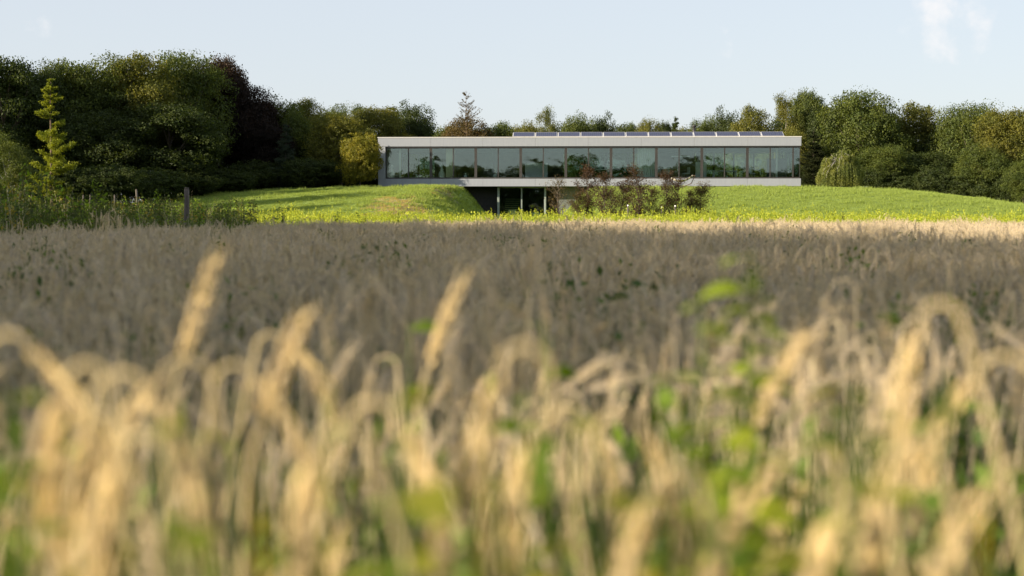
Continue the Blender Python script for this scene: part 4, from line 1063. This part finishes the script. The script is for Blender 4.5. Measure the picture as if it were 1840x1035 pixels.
# weeds that show green between the ears, farther out
wd = []
for k in range(4):
    r = np.random.default_rng(450 + k); mb = MB()
    for j in range(5):
        x0, y0 = r.uniform(-0.15, 0.15, 2); h = r.uniform(0.65, 0.92)
        mb.tube([(x0, y0, 0), (x0 + 0.02, y0, h * 0.5), (x0, y0 + 0.03, h)], [0.004, 0.003, 0.002], 4, 0, cap=False)
        n = 26; P = np.stack([x0 + r.normal(0, 0.045, n), y0 + r.normal(0, 0.045, n), r.uniform(0.35, 1.0, n) * h], -1); leaves_quads(P, unit(r, n), 0.045, mb, 2, seed=k * 9 + j, aspect=0.5)
    green_blades(mb, 0, 0, 12, 0.6, 0.88, r, 0, 0.15, 0.012)
    wd.append(mb.mesh('weed_tuft', [M['green_leaf'], M['weed_leaf'], M['dull_leaf']]))
n = 300; y = 3.5 + 38 * rng.random(n) ** 1.3; x = rng.uniform(-1, 1, n) * (0.38 * y + 1)
ok = in_field(x, y); x, y = x[ok], y[ok]
scat('field_weeds', x, y, np.zeros(len(x)), wd, 'green weeds scattered thinly through the barley field', 'weeds', 0.8, 1.1, 0.08)

soft = []
for k in range(4):
    r = np.random.default_rng(470 + k); mb = MB(); green_blades(mb, 0, 0, 26, 0.55, 0.86, r, 0, 0.14, 0.009)
    soft.append(mb.mesh('soft_tuft', [M['soft_green']]))
n = 750; y = rng.uniform(1.6, 16.0, n); x = rng.normal(0.0, 0.30, n) * y
scat('tall_field_weeds', x, y, np.zeros(n), soft, 'soft green grass blades standing between the ears in the near part of the field', 'grass', 0.85, 1.05, 0.08)
# ---- single stalks close to the camera
STALK_N = [0]
def stalk(px, py, d, side, droop, label, group=None, earL=0.095, awn=0.10, lit_tone=True, fat=1.25, bend=0.10, lean=0.03, green=False):
    """arch of the stalk seen at (px, py) at distance d; side +1 hangs to the right"""
    STALK_N[0] += 1; r = np.random.default_rng(900 + STALK_N[0])
    p = at(px, py, d); a = (0.0 if side > 0 else math.pi) + r.normal(0, 0.25)
    t = thing('barley_stalk', label, 'barley stalk', (p.x, d, 0), group=group)
    # stem with leaves, then ear as separate parts
    mb = MB(); off = barley(mb, 0, 0, p.z, a, droop, r, earL, awn, True, lean, (0, 1, 2, 3), bend, fat)
    t.location = (p.x - math.cos(a) * off, d - math.sin(a) * off, 0)
    stem = MB(); stem.v = mb.v; stem.n = mb.n; stem.f = [q for q in mb.f if q[1] in (0, 2, 3)]
    ear = MB(); ear.v = mb.v; ear.n = mb.n; ear.f = [q for q in mb.f if q[1] == 1]
    mt = [M['straw_lit'] if not green else M['green_leaf'], M['ear_lit' if lit_tone else 'ear'], M['dry_leaf'], M['green_leaf']]
    for nm, q in (('stem', stem), ('ear', ear)):
        me = q.mesh(nm, mt)
        # drop unused vertices
        import bmesh
        bm = bmesh.new(); bm.from_mesh(me); bmesh.ops.delete(bm, geom=[v for v in bm.verts if not v.link_faces], context='VERTS'); bm.to_mesh(me); bm.free()
        link(nm, me, t)
    return t
S = [(1692, 545, 1.15, -1, 1.0, 'tallest blurred barley stalk at the right, its pale golden ear hanging to the left', 0.13, 0.12, 1.6),
     (945, 622, 1.05, -1, 1.0, 'blurred barley stalk arching like a hook at the bottom centre, ear hanging left', 0.13, 0.12, 1.5),
     (158, 655, 1.05, -1, 1.0, 'thick golden barley ear hanging at the lower left', 0.13, 0.10, 1.9),
     (215, 670, 1.1, 1, 0.7, 'bent barley stalk just right of the thick hanging ear', 0.12, 0.10, 1.7),
     (268, 780, 0.98, -1, 0.95, 'bright golden ear low at the left, below the bent stalk', 0.13, 0.10, 1.8),
     (383, 470, 1.55, 1, 0.08, 'upright blurred barley ear standing highest left of the middle', 0.12, 0.09, 1.8),
     (540, 575, 1.35, 1, 0.1, 'orange brown upright ear left of the middle', 0.11, 0.06, 2.0),
     (622, 765, 1.0, -1, 0.95, 'bright plump ear hanging at the lower left of centre', 0.12, 0.08, 2.0),
     (668, 722, 1.1, 1, 0.75, 'barley stalk curving down to the right beside the plump ear', 0.12, 0.09, 1.5),
     (1000, 745, 1.1, -1, 0.95, 'short ear hanging inside the hook of the centre stalk', 0.10, 0.05, 1.6),
     (1110, 745, 1.15, 1, 0.75, 'barley ear arching to the right, low between hook and weed', 0.12, 0.08, 1.6),
     (1222, 845, 0.98, -1, 0.9, 'very bright ear at the bottom right of centre', 0.12, 0.08, 1.7),
     (1445, 605, 1.45, 1, 0.15, 'upright orange ear right of the leafy green weed', 0.11, 0.06, 1.7),
     (1650, 795, 1.05, -1, 0.9, 'glowing yellow ear low at the right below the tallest stalk', 0.11, 0.05, 1.8),
     (1800, 640, 1.25, -1, 0.65, 'slanting barley stalk near the right edge, ear pointing down left', 0.13, 0.10, 1.5),
     (1835, 830, 1.0, -1, 0.6, 'stalk crossing the bottom right corner', 0.14, 0.10, 1.6),
     (330, 645, 1.3, -1, 0.6, 'barley ear slanting down left below the highest upright ear', 0.12, 0.08, 1.5),
     (425, 655, 1.3, 1, 0.6, 'barley ear slanting down right below the highest upright ear', 0.12, 0.08, 1.5),
     (825, 510, 1.9, 1, 0.1, 'faint tall upright ear left of the centre hook', 0.12, 0.08, 1.8),
     (1560, 880, 1.0, -1, 0.9, 'pale pinkish ear hanging low between the green weed and the right stalks', 0.11, 0.06, 1.8),
     (1450, 800, 1.1, -1, 0.6, 'stalk slanting down left at the lower right of the weed', 0.12, 0.08, 1.5),
     (20, 600, 1.2, 1, 0.5, 'stalk at the far left edge running down the frame', 0.12, 0.10, 1.5),
     (192, 745, 1.15, -1, 0.95, 'short pale ear hanging right behind the thick golden ear', 0.09, 0.04, 1.6),
     (490, 600, 1.7, 1, 0.5, 'dim stalk left of the orange brown upright ear', 0.11, 0.08, 1.5)]
for px, py, d, sd_, dr, lab, eL, aw, ft in S:
    stalk(px, py, d, sd_, dr if dr < 0.3 else 0.66 + 0.36 * dr, lab, earL=eL, awn=aw * 0.8, fat=ft * 1.05, lean=rng.uniform(0.08, 0.2) if dr > 0.3 else 0.04, bend=rng.uniform(0.04, 0.06))
rs = np.random.default_rng(77)
for k in range(40):
    d = rs.uniform(0.95, 1.75); px = rs.uniform(-60, 1900); py = 385 + (CAM_Z - rs.normal(0.83, 0.04)) * K / d
    stalk(px, py, d, rs.choice([-1, 1]), rs.uniform(0.88, 1.05), 'blurred barley stalk among the nearest rows along the bottom', 'blurred barley stalks of the nearest rows', lit_tone=rs.random() < 0.5, earL=rs.uniform(0.08, 0.11), awn=rs.uniform(0.05, 0.1), fat=rs.uniform(1.1, 1.6), lean=rs.uniform(0.02, 0.2), bend=rs.uniform(0.03, 0.06))

# ---- leafy weeds near the camera
def leafy(px, py, d, label, n=26, size=0.07, spread=0.07, color=(0.17, 0.26, 0.02), h0=0.3, seed=0, group=None):
    r = np.random.default_rng(seed); p = at(px, py, d)
    t = thing('weed_plant', label, 'weed', (p.x, d, 0), group=group); mb = MB()
    zz = np.linspace(0, p.z, 8); P = np.stack([np.cumsum(r.normal(0, 0.006, 8)), np.cumsum(r.normal(0, 0.006, 8)), zz], -1)
    mb.tube(P, np.linspace(0.004, 0.0015, 8), 6); st = link('stem', mb.mesh('stem', M['green_leaf']), t)
    for k in range(n):
        z = p.z * (h0 + (1 - h0) * (k + 1) / n) - 0.01; a = k * 2.4 + r.normal(0, 0.3); L = size * r.uniform(0.6, 1.3) * (1.25 - 0.8 * (k / n))
        q = np.linspace(0, 1, 6); s0 = np.array([np.interp(z, zz, P[:, 0]), np.interp(z, zz, P[:, 1]), z])
        rr = L * q; Pp = s0 + np.stack([math.cos(a) * rr, math.sin(a) * rr, 0.4 * L * q - 0.55 * L * q * q], -1)
        lb = MB(); lb.ribbon(Pp, np.array([0.1, 0.36, 0.5, 0.42, 0.24, 0.02]) * L, (-math.sin(a), math.cos(a), r.normal(0, 0.35)))
        o = link('leaf', lb.mesh('leaf', M['leaf']), t); o.color = (*color, 1)
leafy(1338, 452, 1.75, 'tall bright green leafy weed right of centre rising above the barley', 60, 0.115, seed=1)
leafy(1262, 535, 1.6, 'green weed with a broad pale leaf left of the tall leafy weed', 26, 0.12, seed=2)
leafy(1300, 770, 1.2, 'low bright green weed in front of the tall leafy weed', 40, 0.10, seed=3)
leafy(1360, 660, 1.45, 'yellow green leafy shoot at the foot of the tall weed', 40, 0.10, seed=9, color=(0.22, 0.29, 0.03))
rl = np.random.default_rng(5)
for k in range(60):
    leafy(rl.uniform(0, 1840), rl.uniform(690, 960), rl.uniform(0.95, 1.5), 'low green weed among the nearest barley stalks', 12, rl.uniform(0.05, 0.10), color=(rl.uniform(0.10, 0.2), rl.uniform(0.18, 0.25), 0.03), seed=40 + k, group='low green weeds among the nearest barley stalks')
leafy(740, 580, 2.2, 'dark green leafy weed left of the centre hook stalk', 14, 0.10, color=(0.09, 0.16, 0.015), seed=4)
leafy(990, 575, 2.0, 'small green weed above the centre hook stalk', 10, 0.09, color=(0.09, 0.17, 0.015), seed=5)
leafy(1470, 690, 1.5, 'dark green weed right of the low bright weed', 14, 0.09, color=(0.07, 0.13, 0.015), seed=6)
leafy(660, 440, 6.5, 'dark dock like weed standing up in the middle distance of the barley', 16, 0.16, color=(0.04, 0.09, 0.02), seed=7)
leafy(1160, 505, 4.6, 'dark green weed in the barley right of centre, middle distance', 14, 0.13, color=(0.04, 0.09, 0.03), seed=8)
# broad green blades
def blade(px, py, d, label, lean, w=0.016, color=(0.22, 0.25, 0.04)):
    p = at(px, py, d); t = thing('grass_blade', label, 'grass blade', (p.x - lean, d, 0))
    q = np.linspace(0, 1, 10); P = np.stack([lean * q ** 1.5, 0 * q, p.z * q], -1); mb = MB()
    V = []; 
    for i in range(10):
        ww = w * math.sin(0.35 + 2.6 * q[i]) / 2
        V += [(P[i, 0] - ww, P[i, 1], P[i, 2]), (P[i, 0], P[i, 1] + ww * 0.5, P[i, 2]), (P[i, 0] + ww, P[i, 1], P[i, 2])]
    F = [(3 * i + j, 3 * i + j + 1, 3 * i + j + 4, 3 * i + j + 3) for i in range(9) for j in range(2)]
    mb.add(V, F, 0, True); lf = link('leaf_blade', mb.mesh('leaf_blade', M['leaf']), t); lf.color = (*color, 1)
    mb = MB(); mb.tube([(0, 0.004, -0.02), (P[3, 0], 0.004, P[3, 2])], 0.003, 6); link('sheath', mb.mesh('sheath', M['green_leaf']), t)
blade(885, 720, 1.15, 'broad yellow green grass blade leaning right beside the centre hook stalk', 0.06)
blade(590, 690, 1.2, 'yellow green grass blade behind the plump ear', 0.03, 0.012)
blade(460, 880, 1.0, 'yellow blade at the bottom left of centre', -0.03, 0.014, (0.35, 0.30, 0.05))
blade(1500, 870, 1.0, 'bright green blade at the bottom right', -0.03, 0.014, (0.2, 0.26, 0.03))
blade(1770, 930, 1.0, 'yellow blade at the bottom right corner', 0.02, 0.02, (0.40, 0.36, 0.04))

# ================================================================== meadow of yellow flowering plants
M['flower'] = leafmat('flower', (0.34, 0.41, 0.05), trans=0.35, var=0.35, hue=(1.1, 1.0, 0.8))
M['lime_leaf'] = leafmat('lime_leaf', (0.17, 0.27, 0.045), trans=0.45, var=0.4)
fl = []
for k in range(5):
    r = np.random.default_rng(500 + k); mb = MB()
    for j in range(16):
        x0, y0 = r.uniform(-0.35, 0.35, 2); h = r.normal(0.50, 0.14)
        mb.tube([(x0, y0, 0), (x0 + r.normal(0, 0.03), y0, h)], [0.006, 0.003], 3, 1, cap=False)
        n = 26; z_ = r.uniform(0.1, 0.8, n) * h; P = np.stack([x0 + r.normal(0, 0.06, n), y0 + r.normal(0, 0.06, n), z_], -1); leaves_quads(P, unit(r, n), 0.075, mb, 1, seed=k * 50 + j, aspect=0.5)
        n = 13; P = np.stack([x0 + r.normal(0, 0.018, n), y0 + r.normal(0, 0.018, n), h * r.uniform(0.70, 1.18, n)], -1); leaves_quads(P, unit(r, n), 0.045, mb, 0, seed=k * 70 + j, aspect=0.9)
    fl.append(mb.mesh('flower_clump', [M['flower'], M['lime_leaf']]))
gx_, gy_ = np.meshgrid(np.arange(-19, 40, 0.62), np.arange(44.3, 85, 0.9)); x = gx_.ravel() + rng.uniform(-.3, .3, gx_.size); y = gy_.ravel() + rng.uniform(-.4, .4, gx_.size)
left_edge = np.interp(y, [44, 60, 85], [-7.5, -12.0, -16]) + rng.normal(0, 1.0, len(y))
ok = (np.abs(x) < 0.37 * y + 3) & (x > left_edge); x, y = x[ok], y[ok]
hs = np.interp(_h2(x, y, 0.35), [-1.5, 1.5], [0.65, 1.3]) * rng.uniform(0.7, 1.3, len(x))
scat('flower_meadow', x, y, H(x, y), fl, 'strip of sunlit yellow green flowering plants between barley and lawn', 'flower strip', 0.8, 1.1, 0.05, zs=hs)
# ---- rough tall weeds on the left margin
M['margin_leaf'] = leafmat('margin_leaf', (0.06, 0.085, 0.03), trans=0.3, var=0.45)
M['margin_blade'] = leafmat('margin_blade', (0.065, 0.10, 0.03), trans=0.3, var=0.5)
M['flower_dull'] = leafmat('flower_dull', (0.22, 0.20, 0.05), trans=0.3, var=0.5)
tw = []
for k in range(6):
    r = np.random.default_rng(600 + k); mb = MB(); green_blades(mb, 0, 0, 110, 0.5, 1.3, r, 0, 0.35, 0.008); green_blades(mb, 0, 0, 8, 1.3, 1.75, r, 0, 0.3, 0.007)
    for j in range(7):
        x0, y0 = r.uniform(-0.35, 0.35, 2); h = r.uniform(0.9, 1.5)
        mb.tube([(x0, y0, 0), (x0 + r.normal(0, 0.05), y0, h)], [0.006, 0.003], 3, 1, cap=False)
        n = 40; P = np.stack([x0 + r.normal(0, 0.06, n), y0 + r.normal(0, 0.06, n), r.uniform(0.15, 1.0, n) * h], -1); leaves_quads(P, unit(r, n), 0.07, mb, 1 if j < 5 else 2, seed=k * 20 + j, aspect=0.5)
    tw.append(mb.mesh('tall_weed_clump', [M['margin_blade'], M['margin_leaf'], M['weed_leaf']] if k % 3 else [M['straw'], M['dull_leaf'], M['flower_dull']]))
gx_, gy_ = np.meshgrid(np.arange(-34, -2, 0.5), np.arange(18, 80, 0.8)); x = gx_.ravel() + rng.uniform(-.25, .25, gx_.size); y = gy_.ravel() + rng.uniform(-.4, .4, gx_.size)
led = np.interp(y, [0, 30, 44, 60, 85], [-9, -5.6, -8.0, -12.5, -21]) + rng.normal(0, 0.6, len(y))
ok = (~in_field(x + 0.25, y)) & (x < led) & (x > -0.38 * y - 3); x, y = x[ok], y[ok]
hs = np.interp(_h2(x, y, 0.5), [-1.5, 1.5], [0.55, 1.15]) * rng.uniform(0.75, 1.2, len(x)) * np.interp(x, [-20, -9, -5], [1.05, 1.0, 0.72]) * np.interp(y, [20, 40, 80], [1.0, 1.05, 0.8])
scat('rough_margin', x, y, H(x, y), tw, 'tangle of tall dark green grass and nettles along the left margin of the field', 'rough grass', 0.85, 1.15, 0.06, zs=hs)
# ---- single tall weeds against the lawn
def spire(px, top, Y, wpx, label, color, n=9, name='tall_weed', group=None, seed=0):
    r = np.random.default_rng(seed + int(px)); p = at(px, top, Y); z0 = Hs(p.x, Y); h = p.z - z0; w = wpx * Y / K
    t = thing(name, label, 'weed', (p.x, Y, z0), group=group); tb = MB(); lb = MB()
    for j in range(n):
        dx_ = r.uniform(-0.5, 0.5) * w; hh = h * r.uniform(0.6, 1.0) * (1 - 0.25 * abs(dx_) / w); x0 = dx_ * 0.25
        P = [(x0, r.normal(0, 0.05), 0), (x0 + (dx_ - x0) * 0.5, 0, hh * 0.55), (dx_, 0, hh)]
        tb.tube(P, [0.008, 0.006, 0.003], 4)
        m_ = 26; q = r.uniform(0.25, 1.0, m_); B = np.stack([np.interp(q, [0, .55, 1], [x0, x0 + (dx_ - x0) * .5, dx_]) + r.normal(0, 0.03, m_), r.normal(0, 0.03, m_), q * hh], -1)
        leaves_quads(B, unit(r, m_), 0.055, lb, seed=j + int(px), aspect=0.45)
    link('stem', tb.mesh('stem', M['green_leaf']), t); o = link('leaves', lb.mesh('leaves', M['leaf']), t); o.color = (*color, 1)
WC = (0.05, 0.075, 0.03)
spire(502, 352, 38, 34, 'tallest bushy grey green weed against the left lawn', WC, 12)
spire(580, 357, 40, 12, 'narrow dark weed spike against the lawn', WC, 4)
spire(597, 366, 40, 22, 'forked weed just right of the narrow spike', WC, 6)
spire(652, 372, 40, 24, 'thin grassy weed at the middle of the left lawn', WC, 7)
spire(412, 366, 36, 40, 'spreading weed right of the thick fence post', WC, 10)
spire(378, 380, 35, 34, 'low leafy weed beside the thick fence post', (0.08, 0.085, 0.03), 9)
spire(1487, 382, 46, 14, 'reddish brown dock stem left in the flower strip', (0.08, 0.05, 0.03), 4)
spire(1515, 376, 46, 16, 'tallest reddish brown dock stem in the flower strip', (0.07, 0.05, 0.03), 5)
spire(1540, 386, 46, 10, 'short reddish brown dock stem right in the flower strip', (0.08, 0.05, 0.03), 3)
spire(710, 378, 42, 20, 'thin weed against the dry bank', WC, 5)

# ================================================================== lawn grass
M['lawn_blade'] = leafmat('lawn_blade', (0.235, 0.32, 0.09), trans=0.35, var=0.45, hue=(1.1, 1.05, 0.8))
M['dry_blade'] = leafmat('dry_blade', (0.32, 0.28, 0.14), trans=0.3, var=0.4)
def turf_patch(seed, mat, hmin=0.03, hmax=0.07, n=150, rad=0.3):
    r = np.random.default_rng(seed); mb = MB(); p = r.uniform(-rad, rad, (n, 2)); a = r.uniform(0, 6.283, n); h = r.uniform(hmin, hmax, n); b = r.normal(0, 0.025, (n, 2))
    w = 0.012
    V = np.stack([np.stack([p[:, 0] - np.cos(a) * w, p[:, 1] - np.sin(a) * w, np.full(n, -0.02)], -1), np.stack([p[:, 0] + np.cos(a) * w, p[:, 1] + np.sin(a) * w, np.full(n, -0.02)], -1), np.stack([p[:, 0] + b[:, 0], p[:, 1] + b[:, 1], h], -1)], 1).reshape(-1, 3)
    i = np.arange(n)[:, None] * 3; mb.add(V, np.concatenate([i, i + 1, i + 2], 1), 0); return mb.mesh('turf_patch', mat)
tp = [turf_patch(700 + k, M['lawn_blade']) for k in range(4)] + [turf_patch(710 + k, M['lawn_blade'], 0.08, 0.24, 90) for k in range(2)] + [turf_patch(720 + k, M['dry_blade'], 0.03, 0.12, 80) for k in range(2)]
gx_, gy_ = np.meshgrid(np.arange(-46, 46, 0.42), np.arange(83, 111, 0.42)); x = gx_.ravel() + rng.uniform(-.2, .2, gx_.size); y = gy_.ravel() + rng.uniform(-.2, .2, gx_.size)
ok = ~((y > 109.8) & (x > -11) & (x < 23)); x, y = x[ok], y[ok]
dr = dryness(x, y); u = rng.random(len(x)); idx = rng.integers(0, 4, len(x))
clump_n = _h2(x, y, 1.1)
flank = (x > -8) & (x < 0) & (y > 92)
idx = np.where(u < dr, rng.integers(6, 8, len(x)), np.where((u > 0.9) | (flank & (u > 0.4)), rng.integers(4, 6, len(x)), idx))
s = rng.uniform(0.8, 1.25, len(x)); e_ = 0.2
gxs = (H(x + e_, y) - H(x - e_, y)) / (2 * e_); gys = (H(x, y + e_) - H(x, y - e_)) / (2 * e_)
rot = np.stack([np.arctan(gys), -np.arctan(gxs), rng.uniform(-0.4, 0.4, len(x)) + rng.integers(0, 2, len(x)) * 3.14159], -1)
rot[:, 0] *= np.where(np.abs(rot[:, 2]) > 2, -1, 1); rot[:, 1] *= np.where(np.abs(rot[:, 2]) > 2, -1, 1)
rot[:, 2] = rng.uniform(-0.3, 0.3, len(x)); rot[:, 0] = np.arctan(gys); rot[:, 1] = -np.arctan(gxs)
scatter('lawn_grass', np.stack([x, y, H(x, y)], -1), rot, np.stack([s, s, s], -1), idx, tp, 'short sunlit green turf covering the mound', 'grass')
